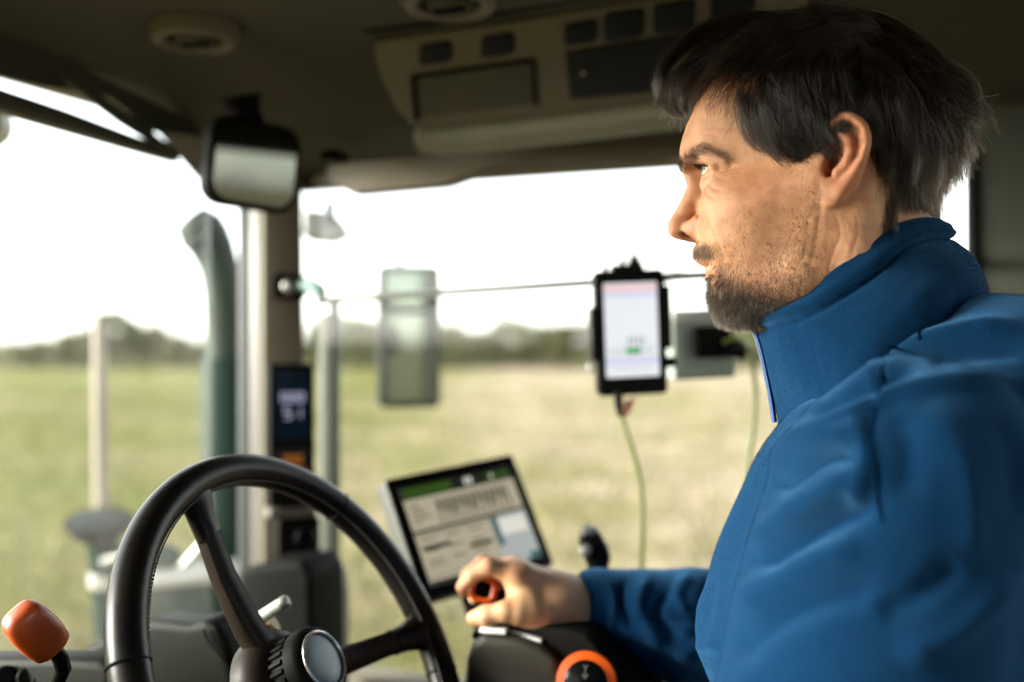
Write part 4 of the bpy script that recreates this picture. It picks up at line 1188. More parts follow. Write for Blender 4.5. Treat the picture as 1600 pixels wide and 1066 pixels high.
def sculpt_head():
    f = Field((-0.115, -0.098, -0.235), (0.142, 0.102, 0.142), 0.0014)
    # skull and face masses
    f.ell((0.012, 0, 0.052), (0.094, 0.073, 0.080), 0.01)
    f.ell((-0.012, 0, 0.040), (0.078, 0.0735, 0.070), 0.03)
    f.ell((0.056, 0, 0.052), (0.062, 0.060, 0.052), 0.03)
    f.ell((0.040, 0, -0.020), (0.059, 0.055, 0.086), 0.03)
    f.ell((0.078, 0, -0.042), (0.031, 0.026, 0.038), 0.022)
    for s in (1, -1):
        f.ell((0.072, 0.042 * s, -0.012), (0.026, 0.018, 0.019), 0.03)
        f.cap((0.066, 0.050 * s, -0.010), (0.010, 0.065 * s, 0.000), 0.009, 0.007, 0.03)
        f.ell((0.036, 0.046 * s, -0.045), (0.034, 0.016, 0.044), 0.035)
        f.cap((0.002, 0.058 * s, -0.005), (0.016, 0.047 * s, -0.070), 0.013, 0.014, 0.03)
        f.cap((0.016, 0.046 * s, -0.074), (0.078, 0.016 * s, -0.094), 0.014, 0.012, 0.026)
        # cheek pad beside the mouth
        f.ell((0.068, 0.034 * s, -0.038), (0.022, 0.016, 0.024), 0.026)
    f.ell((0.076, 0, -0.091), (0.017, 0.020, 0.015), 0.016)
    f.ell((0.045, 0, -0.078), (0.042, 0.040, 0.022), 0.02)
    # neck
    f.cap((-0.022, 0, -0.020), (-0.062, 0, -0.225), 0.056, 0.062, 0.03)
    f.cap((0.025, 0, -0.088), (-0.012, 0, -0.225), 0.030, 0.034, 0.025)
    for s in (1, -1):
        f.chain([(-0.020, 0.062 * s, -0.010), (-0.020, 0.056 * s, -0.085), (-0.005, 0.030 * s, -0.200)], [0.008, 0.009, 0.008], 0.03)
    # brow ridge
    for s in (1, -1):
        f.chain([(0.113, 0.006 * s, 0.029), (0.111, 0.020 * s, 0.033), (0.098, 0.040 * s, 0.031), (0.082, 0.051 * s, 0.020)],
                [0.009, 0.009, 0.0085, 0.007], 0.014)
        # temple hollow, eye socket
        f.ell((0.074, 0.079 * s, 0.040), (0.030, 0.014, 0.026), 0.04, 'sub')
        f.ell((0.113, 0.030 * s, 0.010), (0.017, 0.016, 0.0105), 0.014, 'sub')
        f.ell((0.107, 0.014 * s, 0.010), (0.012, 0.006, 0.012), 0.010, 'sub')
    # nose
    tip = hp(1054, 356); nas = hp(1081, 290)
    f.chain([nas, hp(1070, 325), tip], [0.0065, 0.0078, 0.0100], 0.012)
    f.ell(hp(1055, 357), (0.0105, 0.0110, 0.0095), 0.008)
    f.cap(hp(1060, 369), hp(1082, 378), 0.0048, 0.005, 0.006)
    for s in (1, -1):
        a = hp(1086, 358, 0.0125); a[1] = 0.0125 * s
        f.ell(a, (0.0115, 0.0062, 0.0088), 0.006)
        b = hp(1097, 352, 0.015); b[1] = 0.013 * s
        f.ell(b, (0.008, 0.006, 0.009), 0.008)
    # lips
    for s in (1, -1):
        m = hp(1130, 408, 0.024); m[1] *= s
        c0 = hp(1094, 405, 0.0); c1 = hp(1103, 404, 0.012); c1[1] *= s
        f.chain([c0, c1, m], [0.0062, 0.0056, 0.0026], 0.006)
        d0 = hp(1108, 424, 0.0); d1 = hp(1114, 420.5, 0.012); d1[1] *= s
        m2 = m + np.array([0, 0, -0.002])
        f.chain([d0, d1, m2], [0.0066, 0.0060, 0.0026], 0.006)
        f.chain([hp(1091, 392, 0.0), np.array([0.100, 0.012 * s, -0.046])], [0.007, 0.005], 0.012)
    for s in (1, -1):
        o_ = np.array([0.002, 0.0022 * s, 0.0])
        m = hp(1132, 408.5, 0.025); m[1] *= s
        q0 = hp(1092, 414.6, 0.0); q1 = hp(1104, 412.6, 0.0125); q1[1] *= s
        q2 = hp(1118, 410.0, 0.0205); q2[1] *= s
        f.chain([q0, q1 + o_, q2 + o_, m + o_], [0.0011, 0.0009, 0.0008, 0.0005], 0.0030, 'sub')
        # nostril
        n0 = hp(1064, 366.5, 0.0085); n0[1] *= s
        n1 = hp(1084, 364.5, 0.0105); n1[1] *= s
        f.cap(n0 - np.array([0, 0, .001]), n1 - np.array([0, 0, .0003]), 0.0025, 0.0031, 0.003, 'sub')
        f.cap(n1, n1 + np.array([-0.006, 0, 0.008]), 0.0028, 0.002, 0.002, 'sub')
        # crease round the wing of the nose and the fold to the mouth
        f.chain([np.array([0.104, 0.017 * s, -0.019]), np.array([0.0955, 0.0205 * s, -0.026]), np.array([0.094, 0.0205 * s, -0.036])], [0.0012, 0.0016, 0.001], 0.006, 'sub')
        f.chain([np.array([0.0945, 0.0225 * s, -0.030]), np.array([0.0860, 0.0300 * s, -0.044]), np.array([0.0770, 0.0335 * s, -0.062])], [0.0016, 0.0020, 0.001], 0.009, 'sub')
    f.cap(hp(1114, 443, -0.012), hp(1114, 443, 0.012), 0.0035, 0.0035, 0.012, 'sub')
    # eyelids: shells round the eyeball
    for s in (1, -1):
        e = np.array([0.0885, 0.031 * s, 0.0155])
        f.ell(e, (0.0138, 0.0138, 0.0134), 0.006)
        # fold of the upper lid hanging over the eye
        f.chain([e + np.array([0.0125, -0.011 * s, 0.0065]), e + np.array([0.0134, -0.002 * s, 0.0112]), e + np.array([0.0100, 0.0095 * s, 0.0090]), e + np.array([0.0035, 0.0165 * s, 0.0015])],
                [0.0022, 0.0025, 0.0027, 0.0020], 0.006)
        # pouch under the eye
        f.chain([e + np.array([0.011, -0.006 * s, -0.0105]), e + np.array([0.0105, 0.005 * s, -0.0112]), e + np.array([0.003, 0.0145 * s, -0.0075])], [0.0016, 0.0020, 0.0012], 0.010)
        # the opening between the lids
        f.chain([e + np.array([0.0165, -0.0075 * s, 0.0008]), e + np.array([0.0175, 0.000 * s, 0.0012]), e + np.array([0.0120, 0.0105 * s, 0.0006]), e + np.array([0.0085, 0.0138 * s, -0.0002])],
                [0.0040, 0.0062, 0.0036, 0.0008], 0.0012, 'sub')
    # ears
    for s in (1, -1):
        def q(px, py, y):
            v = hp(px, py, y); v[1] = y * s; return v
        e3 = np.array([-0.20, 0.0, 0.98]); e1 = np.array([-0.90, 0.40 * s, -0.18]); e1 /= np.linalg.norm(e1)
        e2 = np.cross(e3, e1); e2 /= np.linalg.norm(e2); e1 = np.cross(e2, e3)
        rot = np.stack([e1, e2, e3])
        f.ell(q(1322, 244, 0.0795), (0.0170, 0.0052, 0.0325), 0.004, rot=rot)
        f.ell(q(1303, 250, 0.0735), (0.012, 0.008, 0.024), 0.008, rot=rot)
        helix = [q(1299, 232, 0.0770), q(1297, 208, 0.0800), q(1304, 192, 0.0825), q(1320, 184, 0.0850), q(1337, 189, 0.0880), q(1348, 202, 0.0900),
                 q(1352, 221, 0.0910), q(1348, 240, 0.0900), q(1337, 262, 0.0880), q(1324, 283, 0.0850), q(1312, 299, 0.0820)]
        hr = [0.0026, 0.0030, 0.0033, 0.0036, 0.0038, 0.0038, 0.0036, 0.0034, 0.0034, 0.0036, 0.004]
        hs = spline([np.r_[a, b] for a, b in zip(helix, hr)], 34)
        f.chain(list(hs[:, :3]), list(hs[:, 3]), 0.003)
        f.ell(q(1300, 303, 0.0790), (0.0085, 0.0050, 0.0095), 0.006, rot=rot)
        # hollows: scaphoid groove, bowl
        f.chain([q(1308, 203, 0.0860), q(1322, 198, 0.0885), q(1336, 206, 0.0915), q(1340, 222, 0.0925), q(1335, 243, 0.0915), q(1325, 262, 0.0895)],
                [0.0028, 0.0036, 0.0034, 0.0028, 0.0024, 0.0016], 0.004, 'sub')
        f.ell(q(1308, 246, 0.0870), (0.0095, 0.0085, 0.0130), 0.004, 'sub', rot=rot)
        f.ell(q(1299, 262, 0.0790), (0.0055, 0.0070, 0.0085), 0.004, 'sub', rot=rot)
        f.ell(q(1306, 222, 0.0855), (0.0080, 0.0050, 0.0060), 0.004, 'sub', rot=rot)
        # inner ridge, tragus and the nub opposite it
        f.chain([q(1312, 211, 0.0845), q(1325, 220, 0.0865), q(1328, 237, 0.0870), q(1321, 256, 0.0855), q(1308, 268, 0.0835)],
                [0.0026, 0.0030, 0.0030, 0.0028, 0.0030], 0.004)
        f.cap(q(1289, 246, 0.0755), q(1288, 262, 0.0745), 0.0034, 0.0036, 0.005)
    V, Q = f.mesh()
    return f, V, Q


HEAD_F, HV, HQ = sculpt_head()

# bring the mid-line of the face onto the profile of the man in the photograph
PROF = [(1082.5, 178.6), (1072, 202), (1065.5, 222.5), (1062, 239), (1063, 254.6), (1067, 270), (1071.5, 283), (1073, 291.7), (1067.5, 305),
        (1059.5, 322), (1050, 338), (1044.5, 348), (1043, 355.6), (1044.5, 363), (1050.5, 370.6), (1063, 375.7), (1075, 376), (1082, 380),
        (1084.5, 388), (1085, 397), (1086, 404), (1088, 410), (1095, 413.8), (1100.5, 416), (1101, 420), (1101, 426), (1105, 434), (1109, 442),
        (1110, 452), (1112, 464), (1117, 478), (1124, 488)]
pl = np.array([hp(*q) for q in PROF])
pl = pl[:, [0, 2]]


def warp_profile(V, sig):
    """Shift in x, fading to the back and the sides, so that the mid-line meets the traced profile."""
    mid = np.abs(V[:, 1]) < 0.0012
    M = V[mid & (V[:, 0] > 0.05)]
    zb = np.linspace(pl[:, 1].min(), pl[:, 1].max(), 140)
    cur = np.full(len(zb), np.nan)
    for i, z in enumerate(zb):
        m = np.abs(M[:, 2] - z) < 0.0013
        if m.any(): cur[i] = M[m, 0].max()
    ok = ~np.isnan(cur)
    cur = np.interp(zb, zb[ok], cur[ok])
    # traced profile as a function of z (outermost x)
    fine = spline(pl, 600)
    tgt = np.full(len(zb), -1.0)
    for i, z in enumerate(zb):
        m = np.abs(fine[:, 1] - z) < 0.0011
        if m.any(): tgt[i] = fine[m, 0].max()
    ok = tgt > 0
    tgt = np.interp(zb, zb[ok], tgt[ok])
    dlt = tgt - cur
    kk = np.exp(-0.5 * (np.arange(-30, 31) * (zb[1] - zb[0]) / sig) ** 2); kk /= kk.sum()
    dlt = np.convolve(np.pad(dlt, 30, mode='edge'), kk, mode='valid')
    z = V[:, 2]
    dx = np.interp(z, zb, dlt)
    edge = np.clip((z - zb[0]) / 0.012 + 0.6, 0, 1) * np.clip((zb[-1] - z) / 0.03 + 1.0, 0, 1)
    front = np.clip((V[:, 0] - 0.055) / 0.045, 0, 1)
    front = front * front * (3 - 2 * front)
    # on nose and mouth heights the correction stays near the mid-line
    wy = np.interp(z, [-0.10, -0.085, -0.070, -0.045, -0.040, 0.004, 0.020, 0.035, 0.06], [0.024, 0.022, 0.020, 0.018, 0.013, 0.010, 0.011, 0.034, 0.05])
    side = np.exp(-(V[:, 1] / wy) ** 2)
    V = V.copy()
    V[:, 0] += dx * front * side * edge
    return V, zb, dlt


HV = vsmooth(HV, HQ, 1, 0.4)
for sg_ in (0.006, 0.004, 0.003, 0.002, 0.0016):
    HV, zb_, dl_ = warp_profile(HV, sg_)
# ------------------------------------------------------------------ the driver: trunk, arms, hand, jacket
BX = np.array(F3); BY = -np.array(R3); BZ = HZ
BM = np.stack([BX, BY, BZ])


def b2w(V): return np.asarray(V) @ BM + HO
def w2b(W): return (np.asarray(W) - HO) @ BM.T
def bp(px, py, d): return w2b(np.array(P(px, py, d)))


def bq(px, py, y):
    """Body-frame point on the plane y = const (metres left of the mid-plane) seen at a pixel."""
    r = np.array(ray(px, py)); e = np.array(EYE)
    t = (y - (e - HO) @ BY) / (r @ BY)
    return BM @ (e + r * t - HO)


SH_L = np.array([-0.075, 0.160, -0.215]); EL_L = np.array([-0.035, 0.235, -0.480]); WR_L = np.array([0.16, 0.16, -0.62])
SH_R = np.array([-0.075, -0.170, -0.215]); EL_R = np.array([0.045, -0.295, -0.455]); WR_R = bp(915, 955, 1.125)

# bare trunk and arms (under the clothes), coarse
ft = Field((-0.26, -0.38, -0.72), (0.36, 0.34, -0.10), 0.008)
ft.ell((-0.085, 0, -0.36), (0.105, 0.150, 0.20), 0.03)
ft.ell((-0.085, 0, -0.60), (0.105, 0.140, 0.14), 0.05)
ft.cap((-0.075, 0, -0.14), (-0.080, 0, -0.28), 0.050, 0.06, 0.04)
ft.cap(SH_L, SH_R, 0.045, 0.045, 0.05)
for s_, e_, w_ in ((SH_L, EL_L, WR_L), (SH_R, EL_R, WR_R)):
    ft.cap(s_, e_, 0.045, 0.038, 0.03)
    ft.cap(e_, w_, 0.038, 0.026, 0.02)
TV, TQ = ft.mesh()

# right hand on the control grip
HD = 1.105
wr = bp(925, 955, 1.120)
fh = Field(np.minimum(bp(705, 1000, 1.02), bp(960, 860, 1.22)) - 0.06, np.maximum(bp(705, 1000, 1.02), bp(960, 860, 1.22)) + 0.06, 0.0016)
fh.cap(bp(985, 950, 1.130), wr, 0.031, 0.0265, 0.01)
fh.cap(wr, bp(880, 942, 1.115), 0.0255, 0.026, 0.02)
far_ = {0: bp(806, 899, 1.085), 1: bp(800, 892, 1.107), 2: bp(806, 898, 1.130), 3: bp(816, 910, 1.150)}   # knuckles, index to little
for k_, m_ in far_.items():
    fh.cap(wr + np.array([0, 0.012 - 0.008 * k_, 0.004]), m_, 0.0185, 0.0125, 0.02)
    fh.ell(m_ + np.array([0, 0, 0.002]), 0.0122, 0.012)
# palm mass and ball of the thumb
fh.ell(bp(862, 940, 1.100), (0.034, 0.030, 0.024), 0.02)
fh.chain([bp(890, 958, 1.095), bp(845, 962, 1.075), bp(812, 957, 1.065)], [0.020, 0.0195, 0.0135], 0.016)
# thumb
fh.chain([bp(828, 955, 1.068), bp(790, 956, 1.062), bp(760, 962, 1.066), bp(741, 966, 1.072)], [0.0145, 0.0110, 0.0108, 0.0085], 0.008)
# fingers, each bent round the grip
fh.chain([far_[0], bp(764, 885, 1.080), bp(738, 899, 1.083), bp(722, 917, 1.086)], [0.0118, 0.0098, 0.0088, 0.0072], 0.006)
fh.chain([far_[1], bp(756, 881, 1.105), bp(731, 899, 1.108), bp(726, 925, 1.106)], [0.0118, 0.0098, 0.0088, 0.0074], 0.004)
fh.chain([far_[2], bp(764, 890, 1.130), bp(742, 910, 1.132), bp(742, 935, 1.126)], [0.0112, 0.0094, 0.0085, 0.0072], 0.004)
fh.chain([far_[3], bp(782, 905, 1.152), bp(764, 922, 1.152), bp(764, 942, 1.146)], [0.0102, 0.0084, 0.0076, 0.0064], 0.004)
# web between thumb and index, tendons
fh.ell(bp(815, 932, 1.078), (0.016, 0.012, 0.014), 0.014)
for k_ in (0, 1, 2):
    fh.cap(wr + np.array([0.01, 0.010 - 0.008 * k_, 0.020]), far_[k_] + np.array([-0.012, 0, 0.008]), 0.003, 0.004, 0.008)
FV, FQ = fh.mesh()
FV = vsmooth(FV, FQ, 2, 0.5)

# ------------------------------------------------------------------ fleece jacket
fj = Field((-0.33, -0.42, -0.66), (0.36, 0.36, -0.03), 0.0027)
fj.ell((-0.075, 0, -0.36), (0.140, 0.185, 0.235), 0.03)
fj.ell((-0.085, 0, -0.60), (0.150, 0.175, 0.20), 0.06)
fj.cap((-0.105, 0, -0.170), (-0.105, 0, -0.30), 0.075, 0.100, 0.04)       # upper back and nape
fj.cap((-0.145, 0.03, -0.17), (-0.145, -0.03, -0.17), 0.070, 0.070, 0.05)
fj.cap((-0.070, 0.050, -0.205), SH_L + np.array([0.0, 0.0, 0.004]), 0.056, 0.062, 0.04)     # slope of the shoulders
fj.cap((-0.070, -0.050, -0.205), SH_R, 0.056, 0.062, 0.04)
fj.cap((-0.008, 0.045, -0.262), (0.02, 0.06, -0.36), 0.060, 0.075, 0.06)         # chest
fj.cap((-0.008, -0.045, -0.262), (0.02, -0.06, -0.36), 0.060, 0.075, 0.06)
# left sleeve
fj.cap(SH_L + np.array([0.005, 0.012, 0.0]), EL_L, 0.070, 0.066, 0.045)
fj.cap(SH_L + np.array([0.045, -0.02, -0.035]), EL_L + np.array([0.040, -0.03, 0.09]), 0.052, 0.058, 0.05)
fj.cap(EL_L, WR_L, 0.062, 0.045, 0.03)
# right sleeve
fj.cap(SH_R, EL_R, 0.070, 0.062, 0.04)
cuff_c = bp(936, 951, 1.122)
fj.chain([EL_R + np.array([0, 0, -0.02]), EL_R * 0.45 + cuff_c * 0.55 + np.array([0, 0, -0.012]), cuff_c], [0.076, 0.066, 0.045], 0.02)
fj.cap(cuff_c, cuff_c + (cuff_c - EL_R) / np.linalg.norm(cuff_c - EL_R) * 0.10, 0.034, 0.034, 0.004, 'sub')   # open cuff
# opening for the neck
fj.cap((-0.030, 0, -0.06), (-0.040, 0, -0.16), 0.075, 0.060, 0.01, 'sub')
JV, JQ = fj.mesh()
JV = vsmooth(JV, JQ, 4, 0.5)
JW = b2w(JV)


def sculpt(V, Q, strokes, W=None):
    """Raise ridges and press creases along strokes traced in the photograph, on the side turned to the camera."""
    n = vnormals(W, Q)
    px = topix(W)
    view = W - np.array(EYE); view /= np.linalg.norm(view, axis=1, keepdims=True)
    face = np.clip(-(n * view).sum(1) * 2.0 + 0.35, 0, 1)
    out = W.copy()
    for pts, wid, amp in strokes:
        sp = spline(pts, 40)
        d, t = seg_dist(px, sp)
        taper = np.clip(np.minimum(t, 1 - t) / 0.18 + 0.15, 0, 1)
        g = np.exp(-(d / wid) ** 2) * taper * face
        out += n * (g * amp)[:, None]
    return out


FOLDS = [
    ([(1222, 672), (1323, 590), (1425, 540), (1510, 515), (1610, 503)], 17, 0.01100),
    ([(1230, 690), (1300, 655), (1357, 633), (1398, 612), (1493, 599), (1610, 600)], 13, 0.00725),
    ([(1262, 662), (1320, 622), (1368, 600), (1430, 575)], 12, -0.00725),
    ([(1250, 640), (1340, 565), (1430, 490), (1500, 440)], 20, -0.01300),
    ([(1388, 540), (1378, 585), (1368, 628), (1362, 675), (1366, 740)], 3.0, -0.00260),
    ([(1431, 468), (1434, 500), (1437, 530)], 3.0, -0.00435),
    ([(1196, 735), (1235, 700), (1290, 682), (1350, 680)], 20, 0.00870),
    ([(1203, 770), (1240, 752), (1290, 720), (1340, 712)], 14, -0.00797),
    ([(1180, 862), (1215, 825), (1262, 790), (1305, 765), (1345, 730)], 20, 0.00942),
    ([(1190, 905), (1240, 862), (1300, 820), (1370, 790)], 18, -0.00797),
    ([(1150, 960), (1200, 915), (1265, 880), (1350, 850)], 24, 0.00652),
    ([(1140, 1040), (1200, 985), (1280, 945), (1380, 915)], 24, -0.00580),
    ([(1330, 640), (1352, 690), (1350, 745), (1330, 800)], 14, 0.00580),
    ([(1400, 640), (1420, 700), (1415, 780)], 24, -0.00435),
    ([(1440, 640), (1490, 690), (1520, 780), (1525, 880)], 30, 0.00507),
    ([(1500, 880), (1440, 930), (1370, 960)], 22, -0.00580),
    ([(1590, 900), (1500, 985), (1400, 1030)], 26, 0.00652),
    ([(1545, 640), (1590, 720), (1600, 820)], 22, -0.00435),
    ([(1600, 550), (1520, 552), (1450, 566)], 12, -0.00362),
    ([(1366, 560), (1357, 600), (1350, 640)], 5, 0.0016),
    # wrinkles across the right sleeve
    ([(946, 902), (960, 945), (950, 1000)], 7, 0.0026),
    ([(978, 903), (972, 940), (990, 985)], 7, -0.0036),
    ([(1012, 902), (998, 950), (1035, 1012)], 11, 0.0048),
    ([(1046, 920), (1030, 962), (1060, 1000)], 8, -0.0044),
    ([(1076, 903), (1058, 930), (1072, 960)], 9, 0.0040),
    ([(1112, 905), (1100, 960), (1085, 1010)], 12, -0.0046),
    ([(960, 985), (1020, 996), (1090, 1030)], 10, 0.0036),
    ([(985, 960), (1040, 972), (1110, 965)], 9, -0.0030),
    ([(1055, 1030), (1090, 1010), (1125, 1012)], 9, 0.0030),
]
JW = sculpt(JV, JQ, FOLDS, JW)
# slack of the cloth
_nz = fbm(JV * 9.0, 3, 1)
_n2 = fbm(np.stack([JV[:, 0] * 16 + JV[:, 2] * 8, JV[:, 1] * 10, JV[:, 2] * 22], 1), 2, 5)
JW = JW + vnormals(JW, JQ) * (_nz * 0.0028 + _n2 * 0.0014)[:, None]
JW = vsmooth(JW, JQ, 1, 0.4)

# stand-up collar, its top hem and front edge
def ring(curve, wmax, n=46):
    sp = spline(curve, n)
    near = []
    for i, (x, y) in enumerate(sp):
        t = i / (n - 1)
        near.append(hp(x, y, wmax * math.sin(PI * t) ** 0.75 if 0 < t < 1 else 0.0))
    near = np.array(near)
    far = near[::-1][1:-1].copy()
    far[:, 1] *= -1
    return np.vstack([near, far])


R_top = ring([(1174, 496), (1188, 487), (1221, 477), (1268, 454), (1303, 427), (1350, 395), (1382, 372), (1421, 352), (1462, 346), (1488, 356)], 0.073)
R_seam = ring([(1181, 516), (1203, 514), (1240, 504), (1285, 484), (1350, 445), (1385, 418), (1421, 388), (1455, 376), (1490, 374)], 0.0765)
R_mid = ring([(1206, 575), (1228, 577), (1262, 557), (1300, 537), (1357, 489), (1400, 452), (1440, 420), (1480, 402), (1518, 404)], 0.083)
R_bot = ring([(1220, 668), (1245, 650), (1280, 622), (1310, 595), (1364, 540), (1421, 482), (1471, 448), (1510, 438), (1548, 452)], 0.094)
rows = []
R_low = R_bot + (R_bot - R_mid) * 0.25 + np.array([0, 0, -0.03])
ctrl = np.stack([R_low, R_bot, R_mid, R_seam, R_top])
cen = ctrl.mean(axis=1)
vs_ = np.linspace(0, 1, 30)
colsurf = np.stack([spline(ctrl[:, i], 30) for i in range(ctrl.shape[1])], 1)      # rows x ring x 3
cc = colsurf.mean(axis=1, keepdims=True)
outw = colsurf - cc; outw[..., 2] = 0
outw /= np.linalg.norm(outw, axis=2, keepdims=True)
vv = vs_[:, None]
hem = np.exp(-((vv - 0.75) / 0.020) ** 2) * -0.0042 + np.exp(-((vv - 0.89) / 0.08) ** 2) * 0.0034 + np.exp(-((vv - 0.5) / 0.16) ** 2) * 0.004
ang = np.linspace(0, 2 * PI, colsurf.shape[1], endpoint=False)[None, :]
hem = hem + 0.0016 * np.sin(ang * 9 + vv * 5) * (1 - vv) + 0.0003 * np.sin(ang * 31 + 2 * np.sin(vv * 6))
colsurf = colsurf + outw * hem[..., None]
TK = 0.0075
top = colsurf[-1]; od = outw[-1]
rows = [r for r in colsurf]
for k in range(1, 7):
    a = PI * k / 7
    rows.append(top + np.array([0, 0, 1.0]) * math.sin(a) * TK * 0.5 + od * (math.cos(a) - 1) * TK * 0.5)
for r, o in zip(colsurf[::-1], outw[::-1]):
    rows.append(r - o * TK)
CV = h2w(np.vstack(rows)); _m = colsurf.shape[1]
CF = [[i * _m + k, i * _m + (k + 1) % _m, (i + 1) * _m + (k + 1) % _m, (i + 1) * _m + k] for i in range(len(rows) - 1) for k in range(_m)]
COLLAR = (CV, CF)
# ------------------------------------------------------------------ the driver: skin detail, hair, clothes
WRINKLES = [
    ([(1086, 207), (1100, 201), (1122, 199), (1140, 205)], 2.6, -0.00075),
    ([(1080, 222), (1092, 212), (1108, 209), (1124, 214)], 2.4, -0.00064),
    ([(1092, 265), (1103, 259), (1120, 258), (1136, 262), (1152, 258)], 2.4, -0.00129),
    ([(1118, 267), (1132, 266), (1146, 260)], 2.0, -0.00097),
    ([(1116, 274), (1130, 280), (1144, 283)], 2.0, -0.00035),
    ([(1104, 286), (1114, 294), (1128, 298)], 2.6, -0.00048),
    ([(1099, 288), (1106, 303), (1118, 312)], 3.5, -0.00065),
    ([(1098, 338), (1106, 352), (1115, 372), (1127, 398), (1132, 410)], 4.0, -0.00205),
    ([(1108, 345), (1120, 362), (1134, 390)], 7.0, 0.00101),
    ([(1283, 288), (1281, 330), (1274, 380), (1264, 430)], 2.8, -0.00053),
    ([(1290, 300), (1290, 340), (1284, 385)], 3.0, 0.00029),
    ([(1303, 325), (1313, 365), (1300, 400), (1292, 440)], 2.8, -0.00053),
    ([(1321, 340), (1330, 372), (1318, 410)], 3.0, 0.00029),
    ([(1340, 335), (1340, 370), (1328, 405)], 2.6, -0.00045),
    ([(1262, 330), (1262, 372), (1252, 410)], 2.6, -0.00044),
    ([(1385, 345), (1380, 362), (1362, 384)], 2.4, -0.00065),
]
HW = h2w(HV)
HW = sculpt(HV, HQ, WRINKLES, HW)
# uneven flesh: soft lumps and pores' large-scale relief
_hn = fbm(HV * 70.0, 4, 2)
HN = vnormals(HW, HQ)
HW = HW + HN * (_hn * 0.00034)[:, None]
HN = vnormals(HW, HQ)
HVs = HV.copy(); HVs[:, 1] = np.abs(HVs[:, 1])
HPX = topix(h2w(HVs))                   # each point as seen on the near side (the far side mirrored)


def blob(px, cx, cy, rx, ry): return np.exp(-((px[:, 0] - cx) / rx) ** 2 - ((px[:, 1] - cy) / ry) ** 2)


line = [hp(1106, 112, 0), hp(1136, 122, .03), hp(1152, 146, .048), hp(1158, 185, .058), hp(1172, 222, .064), hp(1212, 243, .068), hp(1256, 268, .07), hp(1284, 262, .072),
        hp(1296, 205, .074), hp(1345, 180, .078), hp(1364, 250, .075), hp(1342, 325, .062), hp(1395, 352, .05), hp(1485, 352, 0)]
line = np.array(line)[:, [0, 2]]
hair_poly = np.vstack([line, [[-0.25, -0.03], [-0.25, 0.3], [0.13, 0.3]]])
hair_poly0 = hair_poly
tint = np.tile(np.array([0.55, 0.272, 0.145]), (len(HV), 1))
def mixc(w, c):
    global tint
    tint = tint * (1 - w[:, None]) + np.array(c) * w[:, None]
_sp = np.clip(0.5 + 0.75 * fbm(HV * 130.0, 4, 9), 0, 1)
_s2 = np.clip(0.5 + 0.8 * fbm(HV * 38.0, 3, 19), 0, 1)
mixc(0.6 * blob(HPX, 1180, 290, 62, 30), (0.52, 0.195, 0.115))
mixc(0.65 * blob(HPX, 1060, 352, 28, 20), (0.50, 0.205, 0.140))
mixc(0.55 * blob(HPX, 1090, 352, 18, 16), (0.46, 0.170, 0.115))
mixc(0.35 * blob(HPX, 1110, 292, 22, 12), (0.50, 0.27, 0.20))
_ear = ((HPX[:, 0] > 1284) & (HPX[:, 0] < 1362) & (HPX[:, 1] > 172) & (HPX[:, 1] < 324) & (HVs[:, 1] > 0.0735)).astype(float)
_earw = _ear * np.clip(1.6 * blob(HPX, 1320, 246, 44, 84) - 0.15, 0, 1)
mixc(0.85 * _earw, (0.58, 0.190, 0.090))
mixc(0.5 * blob(HPX, 1320, 370, 40, 60), (0.50, 0.26, 0.17))
_lip = np.maximum(blob(HPX, 1096, 407, 16, 5.5), blob(HPX, 1110, 422, 13, 6)) * (HPX[:, 0] < 1126)
mixc(np.clip(1.1 * _lip, 0, 0.9), (0.43, 0.165, 0.135))
_brd = np.clip(blob(HPX, 1150, 470, 60, 45) * 1.1 + blob(HPX, 1215, 420, 70, 75) * 0.55 + blob(HPX, 1098, 389, 22, 12) * 0.9, 0, 1)
mixc(0.50 * _brd, (0.22, 0.130, 0.082))
_dl, _ = seg_dist(HV[:, [0, 2]], line)
_scalp = inside_poly(HV[:, [0, 2]], hair_poly0) * np.clip((_dl - 0.006) / 0.020, 0, 1) * (_ear < 0.5)
mixc(0.85 * _scalp, (0.035, 0.026, 0.020))
mixc(0.34 * _s2 * (1 - _scalp), (0.47, 0.205, 0.125))
mixc(0.50 * _sp * (1 - _scalp), (0.40, 0.185, 0.115))
mixc(0.16 * (1 - _sp) * (1 - _scalp), (0.60, 0.38, 0.26))

skin = mat('skin', (0.5, 0.3, 0.2), 0.48, spec=0.45)
_nt = skin.node_tree; _b = _nt.nodes['Principled BSDF']
_at = _nt.nodes.new('ShaderNodeAttribute'); _at.attribute_name = 'tint'
_nt.links.new(_at.outputs['Color'], _b.inputs['Base Color'])
_b.inputs['Subsurface Weight'].default_value = 0.22
_b.inputs['Subsurface Radius'].default_value = (1.0, 0.35, 0.18)
_b.inputs['Subsurface Scale'].default_value = 0.006
_tc = _nt.nodes.new('ShaderNodeTexCoord')
_v = _nt.nodes.new('ShaderNodeTexVoronoi'); _v.inputs['Scale'].default_value = 1500
_n = _nt.nodes.new('ShaderNodeTexNoise'); _n.inputs['Scale'].default_value = 600; _n.inputs['Detail'].default_value = 4
_nt.links.new(_tc.outputs['Object'], _v.inputs['Vector']); _nt.links.new(_tc.outputs['Object'], _n.inputs['Vector'])
_ma = _nt.nodes.new('ShaderNodeMath'); _ma.operation = 'ADD'
_nt.links.new(_v.outputs['Distance'], _ma.inputs[0]); _nt.links.new(_n.outputs['Fac'], _ma.inputs[1])
_bp = _nt.nodes.new('ShaderNodeBump'); _bp.inputs['Strength'].default_value = 0.40; _bp.inputs['Distance'].default_value = 0.0007
_nt.links.new(_ma.outputs[0], _bp.inputs['Height']); _nt.links.new(_bp.outputs['Normal'], _b.inputs['Normal'])
